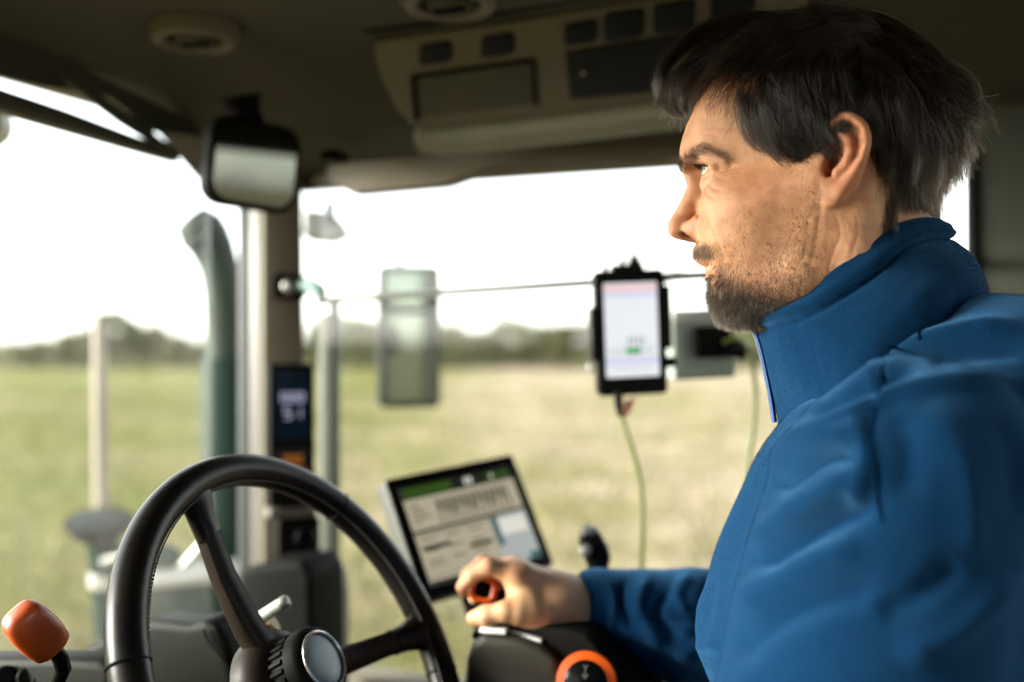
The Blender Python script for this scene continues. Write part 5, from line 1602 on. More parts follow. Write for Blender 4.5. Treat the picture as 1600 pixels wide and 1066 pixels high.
_mr = _nt.nodes.new('ShaderNodeMapRange'); _mr.inputs['To Min'].default_value = 0.38; _mr.inputs['To Max'].default_value = 0.62
_nt.links.new(_n.outputs['Fac'], _mr.inputs['Value']); _nt.links.new(_mr.outputs['Result'], _b.inputs['Roughness'])

person = empty('person', tuple(b2w(np.array([[-0.085, 0, -0.72]]))[0]),
               'man in a blue fleece jacket sitting in profile, hand on the orange control grip', 'person')
FW = b2w(FV)
_fpx = topix(FW)
ht = np.tile(np.array([0.50, 0.30, 0.205]), (len(FV), 1))
for cx, cy, r in ((716, 918, 14), (735, 967, 16), (806, 892, 16), (756, 884, 14), (792, 938, 14)):
    w = np.exp(-((_fpx[:, 0] - cx) ** 2 + (_fpx[:, 1] - cy) ** 2) / r ** 2) * 0.6
    ht = ht * (1 - w[:, None]) + np.array([0.50, 0.20, 0.135]) * w[:, None]
allV = np.vstack([HW, b2w(TV), FW])
allQ = HQ.tolist() + (TQ + len(HW)).tolist() + (FQ + len(HW) + len(TV)).tolist()
body = build('body', (allV, allQ), skin, person, angle=180)
_tn = tint * np.array([0.88, 0.85, 0.71])
tint = np.where((_scalp > 0.5)[:, None], tint, _tn)
_ca = body.data.color_attributes.new('tint', 'FLOAT_COLOR', 'POINT')
_full = np.ones((len(allV), 4), np.float32)
_full[:, :3] = np.vstack([tint, np.tile([0.5, 0.3, 0.2], (len(TV), 1)), ht * np.array([1.05, 1.0, 0.75])])
_ca.data.foreach_set('color', _full.ravel())

# eyes
eye_m = bpy.data.materials.new('eye'); eye_m.use_nodes = True
_nt = eye_m.node_tree; _b = _nt.nodes['Principled BSDF']
_b.inputs['Roughness'].default_value = 0.08; _b.inputs['Coat Weight'].default_value = 1.0; _b.inputs['Coat Roughness'].default_value = 0.02
_at = _nt.nodes.new('ShaderNodeAttribute'); _at.attribute_name = 'tint'
_nt.links.new(_at.outputs['Color'], _b.inputs['Base Color'])
GAZE0 = np.array([0.99, 0.14, -0.06]); GAZE0 /= np.linalg.norm(GAZE0)
for s in (1, -1):
    c = np.array([0.0885, 0.031 * s, 0.0155])
    bm = bmesh.new(); bmesh.ops.create_uvsphere(bm, u_segments=48, v_segments=64, radius=1.0)
    V0 = np.array([v.co[:] for v in bm.verts]); F0 = [[v.index for v in f.verts] for f in bm.faces]; bm.free()
    V0 = V0[:, [2, 1, 0]]                                    # pole forward
    t0 = np.degrees(np.arccos(np.clip(V0[:, 0], -1, 1)))
    rad = 0.0122 + 0.0011 * np.clip(1 - (t0 / 30) ** 2, 0, 1)
    col = np.ones((len(V0), 4), np.float32)
    col[:, :3] = (0.42, 0.36, 0.31)
    iris = t0 < 29
    col[iris, :3] = (0.13, 0.19, 0.15)
    col[(t0 < 29) & (t0 > 25.5), :3] = (0.03, 0.045, 0.04)
    col[t0 < 11, :3] = (0.004, 0.004, 0.004)
    GAZE = GAZE0
    ax = GAZE; up = np.array([0.06, 0, 0.99]); up -= ax * (up @ ax); up /= np.linalg.norm(up); sd_ = np.cross(up, ax)
    W0 = (V0[:, [0]] * ax + V0[:, [1]] * sd_ + V0[:, [2]] * up) * rad[:, None] + c
    eo = build('eye', (h2w(W0), F0), eye_m, person, angle=180)
    ca = eo.data.color_attributes.new('tint', 'FLOAT_COLOR', 'POINT'); ca.data.foreach_set('color', col.ravel())


# ------------------------------------------------------------------ hair
def hair_mat(name, stops, rough=0.45, spec=0.4, strand=False):
    m = bpy.data.materials.new(name); m.use_nodes = True
    nt = m.node_tree; b = nt.nodes['Principled BSDF']
    hi = nt.nodes.new('ShaderNodeHairInfo')
    rp = nt.nodes.new('ShaderNodeValToRGB')
    el = rp.color_ramp.elements
    while len(el) < len(stops): el.new(0.5)
    for e, (p, c) in zip(el, stops): e.position = p; e.color = (*c, 1)
    nt.links.new(hi.outputs['Random'], rp.inputs['Fac'])
    if strand:
        h = nt.nodes.new('ShaderNodeBsdfHairPrincipled')
        h.model = 'CHIANG'; h.parametrization = 'COLOR'
        h.inputs['Roughness'].default_value = rough
        h.inputs['Radial Roughness'].default_value = rough + 0.1
        h.inputs['Random Roughness'].default_value = 0.5
        h.inputs['IOR'].default_value = 1.42
        nt.links.new(rp.outputs['Color'], h.inputs['Color'])
        nt.links.new(h.outputs[0], nt.nodes['Material Output'].inputs['Surface'])
        return m
    nt.links.new(rp.outputs['Color'], b.inputs['Base Color'])
    b.inputs['Roughness'].default_value = rough
    b.inputs['Specular IOR Level'].default_value = spec
    return m


def hair_obj(name, S, r0, r1, m, parent):
    """S = (strands, points, 3) in world coordinates."""
    N, K = S.shape[:2]
    hc = bpy.data.hair_curves.new(name)
    hc.add_curves([K] * N)
    org = np.array(parent['_org'])
    hc.attributes['position'].data.foreach_set('vector', (S - org).astype(np.float32).ravel())
    ra = hc.attributes.get('radius') or hc.attributes.new('radius', 'FLOAT', 'POINT')
    t = np.linspace(0, 1, K)[None, :]
    rr = np.asarray(r0).reshape(-1, 1) * (1 - t) + np.asarray(r1).reshape(-1, 1) * t
    ra.data.foreach_set('value', np.broadcast_to(rr, (N, K)).astype(np.float32).ravel())
    hc.materials.append(m)
    o = bpy.data.objects.new(name, hc)
    C.objects.link(o)
    o.parent = parent
    o['_org'] = tuple(org)
    return o


_g = np.gradient(HEAD_F.d, HEAD_F.res)
def head_sdf(p):
    q = (p - HEAD_F.lo) / HEAD_F.res
    i = np.clip(np.round(q).astype(int), 0, HEAD_F.n - 1)
    ex = np.linalg.norm((q - np.clip(q, 0, HEAD_F.n - 1)) * HEAD_F.res, axis=1)
    d = HEAD_F.d[i[:, 0], i[:, 1], i[:, 2]] + ex
    n = np.stack([g[i[:, 0], i[:, 1], i[:, 2]] for g in _g], 1)
    c = p - np.array([0.01, 0, 0.045])
    n = np.where((ex > 0)[:, None], c, n)
    return d, n / (np.linalg.norm(n, axis=1, keepdims=True) + 1e-9)


# far from the surface the sampled field is only a bound: use the skull's two main ellipsoids instead
def skull_sdf(p):
    best = None
    for c, r in (((0.012, 0, 0.052), (0.094, 0.073, 0.080)), ((-0.012, 0, 0.040), (0.078, 0.0735, 0.070)), ((0.056, 0, 0.052), (0.062, 0.060, 0.052)),
                 ((0.040, 0, -0.020), (0.059, 0.058, 0.086))):
        c = np.array(c); r = np.array(r)
        x = p - c
        k0 = np.linalg.norm(x / r, axis=1); k1 = np.linalg.norm(x / r ** 2, axis=1) + 1e-9
        e = k0 * (k0 - 1) / k1; n = x / r ** 2; n /= np.linalg.norm(n, axis=1, keepdims=True) + 1e-9
        if best is None: best, bn = e, n
        else:
            m = e < best
            bn = np.where(m[:, None], n, bn); best = np.where(m, e, best)
    # the neck
    a = np.array([-0.022, 0, -0.020]); b = np.array([-0.062, 0, -0.225]); ab = b - a
    t = np.clip((p - a) @ ab / (ab @ ab), 0, 1)
    x = p - a - t[:, None] * ab; L = np.linalg.norm(x, axis=1); e = L - (0.056 + 0.006 * t)
    m = e < best
    bn = np.where(m[:, None], x / (L[:, None] + 1e-9), bn); best = np.where(m, e, best)
    return best - 0.002, bn


is_root = inside_poly(HV[:, [0, 2]], hair_poly) & ~((HVs[:, 1] > 0.0765) & (HV[:, 2] < 0.05) & (HV[:, 0] < 0.012) & (HV[:, 0] > -0.04)) & (_ear < 0.5)

_dl3, _ = seg_dist(HV[:, [0, 2]], line[1:9])
root_w = is_root * np.clip(_dl3 / 0.020, 0.06, 1.0)
root_w = root_w / root_w.sum()
thin = np.clip(_dl3 / 0.010, 0.45, 1.0)
#        px    py    start dir      end dir      len   lift   layer
ANCH = [(1112, 104, -1.0, -0.55,  0.30, 1.00, 0.080, 0.70, 0.026),
        (1135, 88,  -1.0, -0.45,  0.00, 1.00, 0.084, 0.65, 0.027),
        (1136, 124, -0.9, -0.90, -0.80, 0.50, 0.046, 0.85, 0.020),
        (1165, 62,  -1.0, -0.20, -0.40, 0.80, 0.085, 0.55, 0.024),
        (1165, 100, -1.0, -0.45, -0.70, 0.60, 0.060, 0.55, 0.021),
        (1220, 50,  -1.0, -0.05, -0.80, 0.45, 0.080, 0.45, 0.020),
        (1290, 45,  -1.0, -0.05, -0.95, 0.25, 0.066, 0.45, 0.020),
        (1360, 58,  -0.9, -0.10, -0.95, 0.25, 0.058, 0.50, 0.021),
        (1410, 74,   0.3, -0.10,  0.80, 0.45, 0.058, 0.50, 0.022),
        (1154, 155,  0.3,  1.00,  0.50, 0.90, 0.046, 0.15, 0.009),
        (1170, 195,  0.4,  1.00,  0.95, 0.25, 0.034, 0.15, 0.009),
        (1205, 228,  0.5,  0.80,  1.00, 0.25, 0.032, 0.15, 0.008),
        (1190, 130,  0.1,  1.00,  0.65, 0.85, 0.066, 0.20, 0.013),
        (1235, 115, -0.1,  1.00,  0.75, 0.75, 0.075, 0.20, 0.014),
        (1230, 180,  0.4,  1.00,  0.90, 0.55, 0.050, 0.15, 0.010),
        (1270, 245,  0.3,  0.90,  0.80, 0.45, 0.024, 0.10, 0.005),
        (1300, 110,  0.0,  1.00,  0.55, 1.00, 0.065, 0.25, 0.015),
        (1320, 165,  0.3,  1.00,  0.60, 1.00, 0.050, 0.25, 0.012),
        (1390, 125,  0.3,  1.00,  0.45, 1.00, 0.060, 0.35, 0.018),
        (1440, 95,   0.6, -0.10,  0.80, 0.60, 0.058, 0.65, 0.024),
        (1470, 135,  0.8,  0.20,  0.85, 0.45, 0.056, 0.80, 0.028),
        (1480, 185,  0.7,  0.55,  0.45, 0.95, 0.048, 0.50, 0.019),
        (1420, 200,  0.2,  1.00,  0.25, 1.00, 0.055, 0.25, 0.014),
        (1375, 230,  0.2,  1.00,  0.15, 1.00, 0.050, 0.20, 0.011),
        (1365, 290,  0.1,  1.00, -0.10, 1.00, 0.034, 0.12, 0.007),
        (1480, 260,  0.1,  1.00,  0.05, 1.00, 0.036, 0.30, 0.012),
        (1420, 320,  0.0,  1.00,  0.10, 1.00, 0.020, 0.15, 0.007),
        (1475, 325,  0.0,  1.00,  0.10, 1.00, 0.013, 0.20, 0.008)]
ANCH = np.array(ANCH, float)


def grow(NS, seed, nclump, K=14, rnd=1.0):
    rng = np.random.default_rng(seed)
    ids = rng.choice(len(HV), NS, p=root_w)
    root = HV[ids] + rng.normal(size=(NS, 3)) * 0.0004
    pxs = HPX[ids]
    w = 1.0 / (((pxs[:, None, :] - ANCH[None, :, :2]) ** 2).sum(2) + 180.0) ** 1.7
    w /= w.sum(1, keepdims=True)
    prm = w @ ANCH[:, 2:]
    d0 = np.stack([-prm[:, 0], np.zeros(NS), -prm[:, 1]], 1); d1 = np.stack([-prm[:, 2], np.zeros(NS), -prm[:, 3]], 1)
    L = prm[:, 4] * thin[ids] * (0.5 + 0.65 * rng.uniform(0, 1, NS) ** 0.6); lift = prm[:, 5]; lay = prm[:, 6]
    u = rng.uniform(0.12, 1.0, NS) ** 0.8
    S = np.zeros((NS, K, 3)); S[:, 0] = root - 0.0015 * HN[ids] @ HM.T
    p = root.copy()
    _, n = skull_sdf(p)
    jit = rng.normal(size=(NS, 3)) * 0.16 * rnd
    for k in range(1, K):
        t = k / (K - 1)
        dirv = d0 * (1 - t ** 1.3) + d1 * t ** 1.3 + jit * (0.4 + t)
        sdv, n = skull_sdf(p)
        tang = dirv - n * (dirv * n).sum(1, keepdims=True) * (0.85 if t < 0.6 else 0.45)
        tang /= np.linalg.norm(tang, axis=1, keepdims=True) + 1e-9
        v = tang + n * (lift * (1 - t) ** 2 * 1.1)[:, None]
        v /= np.linalg.norm(v, axis=1, keepdims=True) + 1e-9
        p = p + v * (L / (K - 1))[:, None]
        sdv, n = skull_sdf(p)
        want = lay * u * min(1.0, 0.25 + t * 2.2)
        corr = (want - sdv) * np.where(sdv > want, 0.35 * (1 - t), 0.5)
        p = p + n * corr[:, None]
        sdv, n = skull_sdf(p)
        p = p + n * np.maximum(0.0012 - sdv, 0)[:, None]
        S[:, k] = p
    # gather into locks
    cl = rng.choice(NS, nclump, replace=False)
    best = np.zeros(NS, int); bd = np.full(NS, 1e9)
    key = np.hstack([root, u[:, None] * 0.010])
    for c0 in range(0, nclump, 50):
        dd = ((key[:, None, :] - key[None, cl[c0:c0 + 50]]) ** 2).sum(2)
        j = dd.argmin(1); m = dd[np.arange(NS), j] < bd
        best[m] = cl[c0 + j[m]]; bd[m] = dd[np.arange(NS), j][m]
    tt = np.linspace(0, 1, K)[None, :, None]
    cf = rng.uniform(0.25, 0.95, NS)[:, None, None]
    S = S + (S[best] - S) * cf * tt ** 1.4
    # slight waviness, shared within a lock
    ph = rng.uniform(0, 6.28, NS); am = rng.uniform(0.0006, 0.0038, NS)
    wv = np.sin(tt[..., 0] * 7 + ph[best][:, None]) * am[best][:, None] * tt[..., 0]
    S[..., 1] += wv; S[..., 2] += wv * 0.7
    return S


def lock(pts, y0, y1, n, r0, r1, seed, K=14):
    """A lock of hair along a line traced in the photograph; y0..y1 = distance left of the mid-plane at root and tip."""
    rng = np.random.default_rng(seed)
    m = len(pts)
    g = np.array([hp(x, y, y0 + (y1 - y0) * i / (m - 1)) for i, (x, y) in enumerate(pts)])
    gs = spline(g, K)
    tg = np.gradient(gs, axis=0); tg /= np.linalg.norm(tg, axis=1, keepdims=True)
    a = np.cross(tg, np.array([0, 1.0, 0])); a /= np.linalg.norm(a, axis=1, keepdims=True) + 1e-9
    b = np.cross(tg, a)
    t = np.linspace(0, 1, K)
    rr = np.interp(t, [0, 0.25, 0.7, 1], [r0 * 0.8, r0, r0 * 0.8, r1])
    u = rng.normal(size=(n, 2)) * 0.55
    sub = rng.integers(0, 9, n); off = rng.normal(size=(9, 2)) * 0.8
    S = np.zeros((n, K, 3))
    cut = rng.uniform(0.72, 1.0, n)
    for k in range(K):
        w = t[k]
        uk = u * (1 - 0.6 * w) + off[sub] * 0.6 * w
        tw = 0.5 * w
        uk = np.stack([uk[:, 0] * math.cos(tw) - uk[:, 1] * math.sin(tw), uk[:, 0] * math.sin(tw) + uk[:, 1] * math.cos(tw)], 1)
        S[:, k] = gs[k] + (a[k] * uk[:, [0]] + b[k] * uk[:, [1]]) * rr[k]
    # shorten some
    tt = cut[:, None] * t[None, :]
    out = np.zeros_like(S)
    for c in range(3):
        for i in range(n): out[i, :, c] = np.interp(tt[i], t, S[i, :, c])
    sdv, nn = skull_sdf(out.reshape(-1, 3))
    out += (nn * np.maximum(0.0008 - sdv, 0)[:, None]).reshape(out.shape)
    return out + rng.normal(size=(n, 1, 3)) * 0.0004


LOCKS = [
    ([(1160, 78), (1098, 66), (1052, 92), (1034, 128), (1042, 162), (1066, 187)], 0.004, 0.000, 420, 0.0085, 0.0022),
    ([(1175, 58), (1110, 48), (1062, 76), (1038, 112), (1034, 148), (1050, 178)], -0.014, -0.014, 420, 0.0090, 0.0025),
    ([(1165, 96), (1108, 88), (1070, 106), (1052, 138), (1056, 168), (1073, 189)], 0.018, 0.012, 380, 0.0075, 0.0018),
    ([(1165, 112), (1122, 100), (1088, 114), (1068, 142), (1068, 168), (1078, 184)], 0.030, 0.022, 320, 0.0065, 0.0015),
    ([(1172, 122), (1138, 110), (1108, 122), (1090, 146), (1080, 170)], 0.042, 0.030, 240, 0.0052, 0.0012),
    ([(1180, 60), (1120, 52), (1070, 82), (1046, 118), (1040, 152), (1052, 180)], -0.034, -0.034, 380, 0.0090, 0.0030),
    ([(1240, 40), (1170, 34), (1110, 46), (1066, 78), (1042, 112)], 0.010, 0.002, 360, 0.0090, 0.0030),
    ([(1255, 52), (1190, 50), (1130, 62), (1085, 84), (1062, 112)], 0.030, 0.022, 320, 0.0080, 0.0025),
    ([(1230, 34), (1190, 22), (1160, 28), (1150, 44), (1166, 58), (1195, 62)], 0.006, 0.010, 130, 0.0028, 0.0010),
    ([(1168, 150), (1168, 185), (1180, 216), (1198, 232), (1214, 236)], 0.058, 0.068, 100, 0.0050, 0.0022),
    ([(1160, 142), (1156, 178), (1166, 214), (1184, 234), (1200, 240)], 0.055, 0.066, 55, 0.0036, 0.0016),
    ([(1205, 150), (1232, 186), (1262, 218), (1288, 238), (1302, 246)], 0.070, 0.083, 220, 0.0050, 0.0016),
    ([(1235, 132), (1262, 172), (1288, 204), (1304, 224)], 0.074, 0.088, 200, 0.0050, 0.0016),
    ([(1190, 175), (1205, 210), (1232, 240), (1262, 256), (1288, 262)], 0.066, 0.077, 130, 0.0055, 0.0026),
    ([(1178, 165), (1188, 205), (1206, 240), (1228, 262)], 0.064, 0.069, 70, 0.0044, 0.0024),
    ([(1225, 205), (1248, 238), (1272, 252), (1296, 256)], 0.069, 0.080, 150, 0.0038, 0.0012),
    ([(1300, 40), (1360, 34), (1412, 56), (1456, 92), (1490, 124)], 0.000, 0.004, 420, 0.0095, 0.0040),
    ([(1310, 44), (1372, 44), (1420, 68), (1462, 106), (1492, 140)], 0.028, 0.026, 420, 0.0095, 0.0040),
    ([(1310, 40), (1372, 42), (1420, 66), (1462, 104), (1492, 140)], -0.028, -0.026, 420, 0.0095, 0.0040),
    ([(1325, 62), (1380, 70), (1424, 98), (1458, 140), (1480, 180)], 0.050, 0.052, 380, 0.0085, 0.0035),
    ([(1345, 78), (1380, 100), (1408, 136), (1430, 180)], 0.066, 0.070, 300, 0.0070, 0.0030),
    ([(1455, 100), (1492, 116), (1518, 138), (1532, 160)], 0.010, 0.010, 200, 0.0070, 0.0028),
    ([(1462, 125), (1500, 140), (1524, 166), (1527, 186)], 0.022, 0.020, 200, 0.0070, 0.0025),
    ([(1466, 150), (1500, 168), (1516, 196), (1514, 222)], -0.010, -0.010, 200, 0.0070, 0.0025),
    ([(1440, 140), (1478, 166), (1504, 200), (1506, 240)], 0.040, 0.040, 200, 0.0065, 0.0022),
    ([(1400, 150), (1420, 200), (1430, 250), (1428, 290)], 0.074, 0.074, 160, 0.0055, 0.0018),
    ([(1435, 170), (1460, 220), (1466, 270), (1460, 310)], 0.060, 0.060, 160, 0.0055, 0.0018),
]
SL = np.vstack([lock(p_, a_, b_, n_k, r0_, r1_, 100 + i_) for i_, (p_, a_, b_, n_k, r0_, r1_) in enumerate(LOCKS)])
hair_m = hair_mat('hair', [(0.0, (0.0006, 0.0004, 0.0002)), (0.55, (0.0022, 0.0013, 0.0008)), (0.90, (0.018, 0.011, 0.0062)), (1.0, (0.15, 0.115, 0.080))], 0.22, 0.5, True)
S1 = grow(38000, 3, 1500)
S2 = grow(2600, 5, 2600, rnd=2.6)                       # loose hairs
def keep_off_collar(S):
    low = (S[..., 2] < -0.029) & (S[..., 0] < -0.050)
    return S[~low.any(1)]


S1, S2, SL = keep_off_collar(S1), keep_off_collar(S2), keep_off_collar(SL)
_nh = len(S1) + len(S2) + len(SL)
RAD_H = np.random.default_rng(8).choice([0.00007, 0.00011, 0.00018], _nh, p=[0.50, 0.36, 0.14])
hair = hair_obj('hair', h2w(np.vstack([S1, S2, SL]).reshape(-1, 3)).reshape(-1, 14, 3), RAD_H, RAD_H * 0.35, hair_m, person)
hair['label'] = 'short dark brown hair swept forward over the forehead'


def sprout(mask_w, N, length, jitter, down, K, seed, curl=0.0, fwd=0.0):
    """Short hairs from the skin: weight per vertex, length per vertex (m)."""
    rng = np.random.default_rng(seed)
    p = mask_w / mask_w.sum()
    ids = rng.choice(len(HW), N, p=p)
    rt = HW[ids] + rng.normal(size=(N, 3)) * 0.0005
    n = HN[ids]
    g = np.array([0, 0, -1.0]) * down + HX * fwd
    d = n * 0.75 + g + rng.normal(size=(N, 3)) * jitter
    d /= np.linalg.norm(d, axis=1, keepdims=True)
    d2 = d + g * 0.6 + rng.normal(size=(N, 3)) * (jitter + curl)
    d2 /= np.linalg.norm(d2, axis=1, keepdims=True)
    L = (length[ids] * rng.uniform(0.5, 1.25, N))[:, None]
    S = np.zeros((N, K, 3))
    S[:, 0] = rt - n * 0.0006
    for k in range(1, K):
        t = k / (K - 1)
        S[:, k] = S[:, k - 1] + (d * (1 - t) + d2 * t) * L / (K - 1)
    return S


X, Yp = HPX[:, 0], HPX[:, 1]
front_ok = (HV[:, 0] > 0.0)
chin_w = blob(HPX, 1150, 478, 38, 30) * 2.0 + blob(HPX, 1128, 455, 20, 26) * 1.4 + blob(HPX, 1125, 430, 10, 16) * 0.7 + blob(HPX, 1108, 438, 8, 6) * 0.9 + blob(HPX, 1195, 480, 40, 24) * 0.8
must_w = np.where((Yp > 376) & (Yp < 403.5), blob(HPX, 1098, 391, 24, 12), 0) * 1.2
cheek_w = (blob(HPX, 1200, 468, 62, 30) * 0.9 + blob(HPX, 1240, 432, 36, 48) * 0.5 + blob(HPX, 1215, 430, 60, 60) * 0.50 + blob(HPX, 1195, 375, 55, 42) * 0.24 + blob(HPX, 1255, 395, 28, 75) * 0.32 + blob(HPX, 1150, 400, 26, 40) * 0.12 + blob(HPX, 1272, 300, 12, 42) * 0.55 + blob(HPX, 1236, 268, 30, 12) * 0.35)
bw = np.clip(chin_w * 1.5, 0, 2.8) + must_w * 1.3 + cheek_w
lipmask = (np.maximum(blob(HPX, 1094, 408, 20, 6), blob(HPX, 1106, 421, 15, 7)) > 0.45) & (X < 1122)
bw = bw * front_ok * (~lipmask) * (HN @ np.array([0, 0, 1.0]) < 0.9)
bw[bw < 0.012] = 0
bl = 0.0046 + 0.0056 * np.clip(blob(HPX, 1148, 474, 44, 40) + blob(HPX, 1112, 450, 18, 30) * 0.5, 0, 1) + 0.003 * blob(HPX, 1098, 391, 24, 12)
beard_m = hair_mat('beard', [(0.0, (0.0016, 0.0009, 0.0005)), (0.62, (0.006, 0.0034, 0.0018)), (0.88, (0.040, 0.024, 0.012)), (1.0, (0.30, 0.24, 0.17))], 0.32, 0.35, True)
_K7 = 7
stub_w = (blob(HPX, 1205, 400, 85, 85) * 0.9 + blob(HPX, 1110, 392, 30, 20) * 0.8 + blob(HPX, 1160, 450, 60, 50)) * front_ok * (~lipmask) * (Yp > 300)
stub_w[stub_w < 0.03] = 0
SB = sprout(stub_w, 12000, np.full(len(HW), 0.0016), 0.35, 0.9, _K7, 23, 0.2, -0.1)
beard = hair_obj('beard', np.vstack([SB, sprout(bw, 42000, bl, 0.40, 1.00, 7, 21, 0.45, -0.10)]), 0.000070, 0.00003, beard_m, person)
beard['label'] = 'short greying beard and stubble'

# eyebrows (one patch each)
brow_m = hair_mat('eyebrow', [(0.0, (0.025, 0.017, 0.011)), (0.6, (0.075, 0.048, 0.030)), (1.0, (0.24, 0.18, 0.13))], 0.5, 0.3)
lash_m = hair_mat('eyelash', [(0.0, (0.008, 0.005, 0.004)), (1.0, (0.02, 0.014, 0.010))], 0.5, 0.2)
dbr, tbr = seg_dist(HPX, spline([(1064, 262), (1074, 252), (1086, 240), (1100, 235), (1120, 240), (1140, 250)], 30))
for s in (1, -1):
    wt = np.exp(-(dbr / (7.0 * (1 - 0.55 * tbr) + 1.5)) ** 2) * (0.35 + 0.65 * (1 - tbr)) * (HV[:, 1] * s > -0.001) * (HV[:, 0] > 0.06)
    wt[wt < 0.05] = 0
    rng = np.random.default_rng(31 + s)
    ids = rng.choice(len(HW), 1000, p=wt / wt.sum())
    n = HN[ids]; tb = tbr[ids][:, None]
    flow = -HX * (0.15 + 1.0 * tb) + HY * s * 0.55 + HZ * (0.55 - 1.0 * tb) + rng.normal(size=(len(ids), 3)) * 0.25
    Sx = np.zeros((len(ids), 6, 3)); Sx[:, 0] = HW[ids] + rng.normal(size=(len(ids), 3)) * 0.0004 - n * 0.0005
    Lb = rng.uniform(0.005, 0.0105, len(ids))[:, None]
    for k in range(1, 6):
        d = flow + n * (0.75 - 0.18 * k); d /= np.linalg.norm(d, axis=1, keepdims=True)
        Sx[:, k] = Sx[:, k - 1] + d * Lb / 5
    hair_obj('eyebrow', Sx, 0.00008, 0.00003, brow_m, person)
    # lashes of the upper lid
    e = np.array([0.0885, 0.031 * s, 0.0155]); NL = 170
    ta = rng.uniform(-0.9, 1.15, NL)
    rt = np.stack([e[0] + 0.0135 * np.cos(ta), e[1] + s * 0.0128 * np.sin(ta), np.full(NL, e[2] + 0.0056) - 0.0028 * np.abs(ta)], 1)
    Sl = np.zeros((NL, 5, 3)); Sl[:, 0] = rt
    dv = np.stack([np.cos(ta), s * np.sin(ta) * 0.8, np.full(NL, -0.25)], 1) + rng.normal(size=(NL, 3)) * 0.1
    for k in range(1, 5):
        dv[:, 2] += 0.18
        Sl[:, k] = Sl[:, k - 1] + dv / np.linalg.norm(dv, axis=1, keepdims=True) * 0.0065 / 4
    hair_obj('eyelash', h2w(Sl.reshape(-1, 3)).reshape(NL, 5, 3), 0.00011, 0.00004, lash_m, person)

# ------------------------------------------------------------------ jacket
fleece = mat('fleece', (0.0012, 0.0170, 0.050), 0.95, var=0.25, vscale=420, bump=0.45, bscale=1900, sheen=0.40, spec=0.03)
fleece.node_tree.nodes['Principled BSDF'].inputs['Sheen Tint'].default_value = (0.16, 0.45, 0.85, 1)
jacket = build('jacket', (JW, JQ.tolist()), fleece, person, angle=180)
jacket['label'] = 'royal blue fleece zip jacket'
collar = build('collar', COLLAR, fleece, jacket, angle=180)
def seam_on(V, Q, pts, rad, name, par):
    px = topix(V); n = vnormals(V, np.asarray(Q)); view = V - np.array(EYE)
    ok = (n * view).sum(1) < 0
    idx = np.flatnonzero(ok)
    line3 = []
    for x, y in spline(pts, 26):
        d = (px[idx, 0] - x) ** 2 + (px[idx, 1] - y) ** 2
        near = idx[np.argsort(d)[:12]]
        near = near[view[near, 1] < view[near, 1].min() + 0.02]
        line3.append(V[near].mean(0) + n[near].mean(0) * rad * 0.2)
    l3 = np.array(line3); l3[1:-1] = (l3[:-2] + l3[1:-1] * 2 + l3[2:]) / 4
    return build(name, tube([Vector(p) for p in l3], rad, 6), seam_m, par)


seam_m = mat('seam_thread', (0.0009, 0.009, 0.026), 0.95, spec=0.02)
for pts_ in ([(1392, 525), (1381, 575), (1369, 628), (1362, 680), (1366, 745), (1380, 820)], [(1431, 466), (1434, 500), (1437, 532)]):
    seam_on(JW, JQ, pts_, 0.0011, 'seam', jacket)
# zip along the front edge of the collar and on down the chest
zp = [h2w(hp(x, y, 0.0) + np.array([0.0035, 0, 0])) for x, y in ((1178, 505), (1190, 528), (1201, 570), (1211, 620), (1217, 660))]
zs = spline(zp, 60)
zipper_m = mat('zip_teeth', (0.62, 0.60, 0.56), 0.35, 0.6)
tape_m = mat('zip_tape', (0.012, 0.06, 0.18), 0.8)
zipper = build('zipper', tube(zs, 0.0022, 8, flat=1.6), tape_m, jacket)
tv, tf = [], []
for i in range(58):
    c = Vector(zs[i]) + Vector(HX) * 0.0024
    d = (Vector(zs[i + 1]) - Vector(zs[i])).normalized()
    q = box(c, Vector(HX), Vector(HY), d, 0.0016, 0.0042, 0.0011)
    tf += [[k + len(tv) for k in f_] for f_ in q[1]]; tv += q[0]
teeth = build('zipper_teeth', (tv, tf), zipper_m, zipper, smooth=False); teeth['kind'] = 'stuff'
pull_c = Vector(b2w(bq(1133, 935, 0.075)))
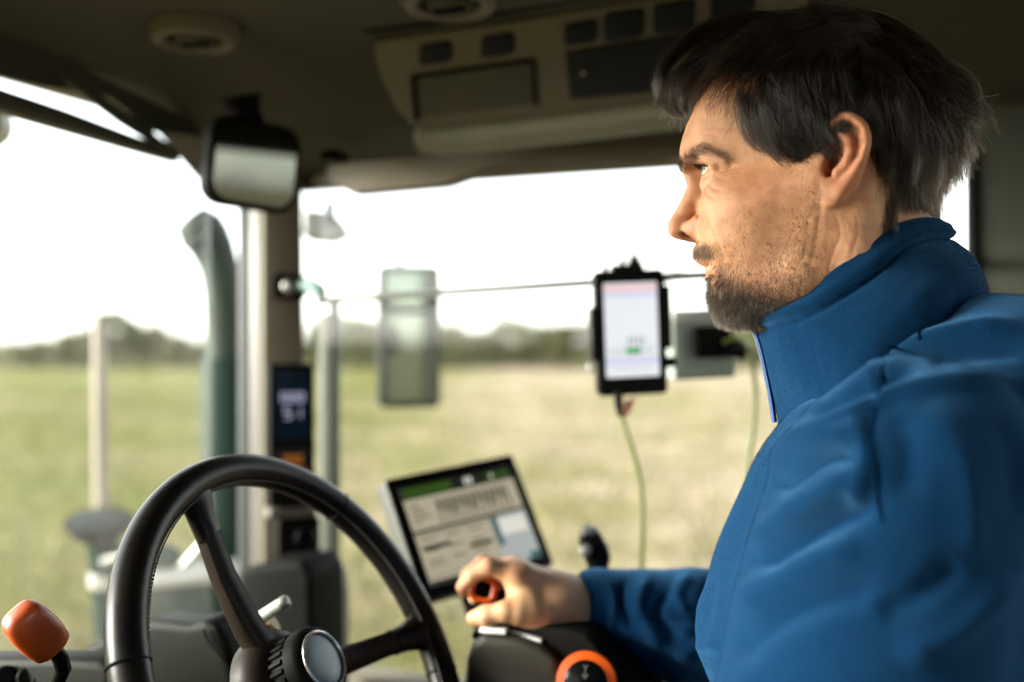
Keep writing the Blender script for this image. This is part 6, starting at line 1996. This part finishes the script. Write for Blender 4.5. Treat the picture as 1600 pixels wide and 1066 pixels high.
pull = build('pocket_zip_pull', join(tube([pull_c + Vector(BX) * 0.004 + UP * 0.004, pull_c + Vector(BX) * 0.001, pull_c - UP * 0.005 - Vector(BX) * 0.004], [0.0022, 0.0026, 0.002], 8)), zipper_m, jacket)

# nap of the fleece: very short fibres where the cloth faces the camera
_rng = np.random.default_rng(77)
CVn = None
def nap(V, Q, N, L, seed, name, par, maxd):
    rng = np.random.default_rng(seed)
    Q = np.asarray(Q); Wn = vnormals(V, Q)
    view = V - np.array(EYE); dist = np.linalg.norm(view, axis=1)
    vis = (-(Wn * view).sum(1) / dist > -0.35) & (dist < maxd)
    pp = topix(V); vis &= (pp[:, 0] > 880) & (pp[:, 0] < 1640) & (pp[:, 1] > 300) & (pp[:, 1] < 1100)
    qa = vis[Q].all(1); Qs = Q[qa]
    ar = np.linalg.norm(np.cross(V[Qs[:, 2]] - V[Qs[:, 0]], V[Qs[:, 3]] - V[Qs[:, 1]]), axis=1)
    f = rng.choice(len(Qs), N, p=ar / ar.sum())
    u, v = rng.uniform(size=(2, N, 1))
    a, b, c, d = (Qs[f][:, k] for k in range(4))
    pt = V[a] * (1 - u) * (1 - v) + V[b] * u * (1 - v) + V[c] * u * v + V[d] * (1 - u) * v
    n = Wn[a]
    S = np.zeros((N, 4, 3)); S[:, 0] = pt - n * 0.0003
    dr = n + rng.normal(size=(N, 3)) * 0.6
    for k in range(1, 4):
        dr = dr + rng.normal(size=(N, 3)) * 0.45
        S[:, k] = S[:, k - 1] + dr / np.linalg.norm(dr, axis=1, keepdims=True) * L * rng.uniform(0.6, 1.2, (N, 1)) / 3
    o = hair_obj(name, S, 0.00006, 0.00003, nap_m, par)
    o['kind'] = 'stuff'
    return o
nap_m = hair_mat('fleece_nap', [(0.0, (0.0016, 0.0165, 0.046)), (1.0, (0.007, 0.036, 0.082))], 0.9, 0.05)
nap(CV, CF, 45000, 0.0020, 1, 'fleece_nap', collar, 2.0)
nap(JW, JQ, 80000, 0.0022, 2, 'fleece_nap', jacket, 1.6)
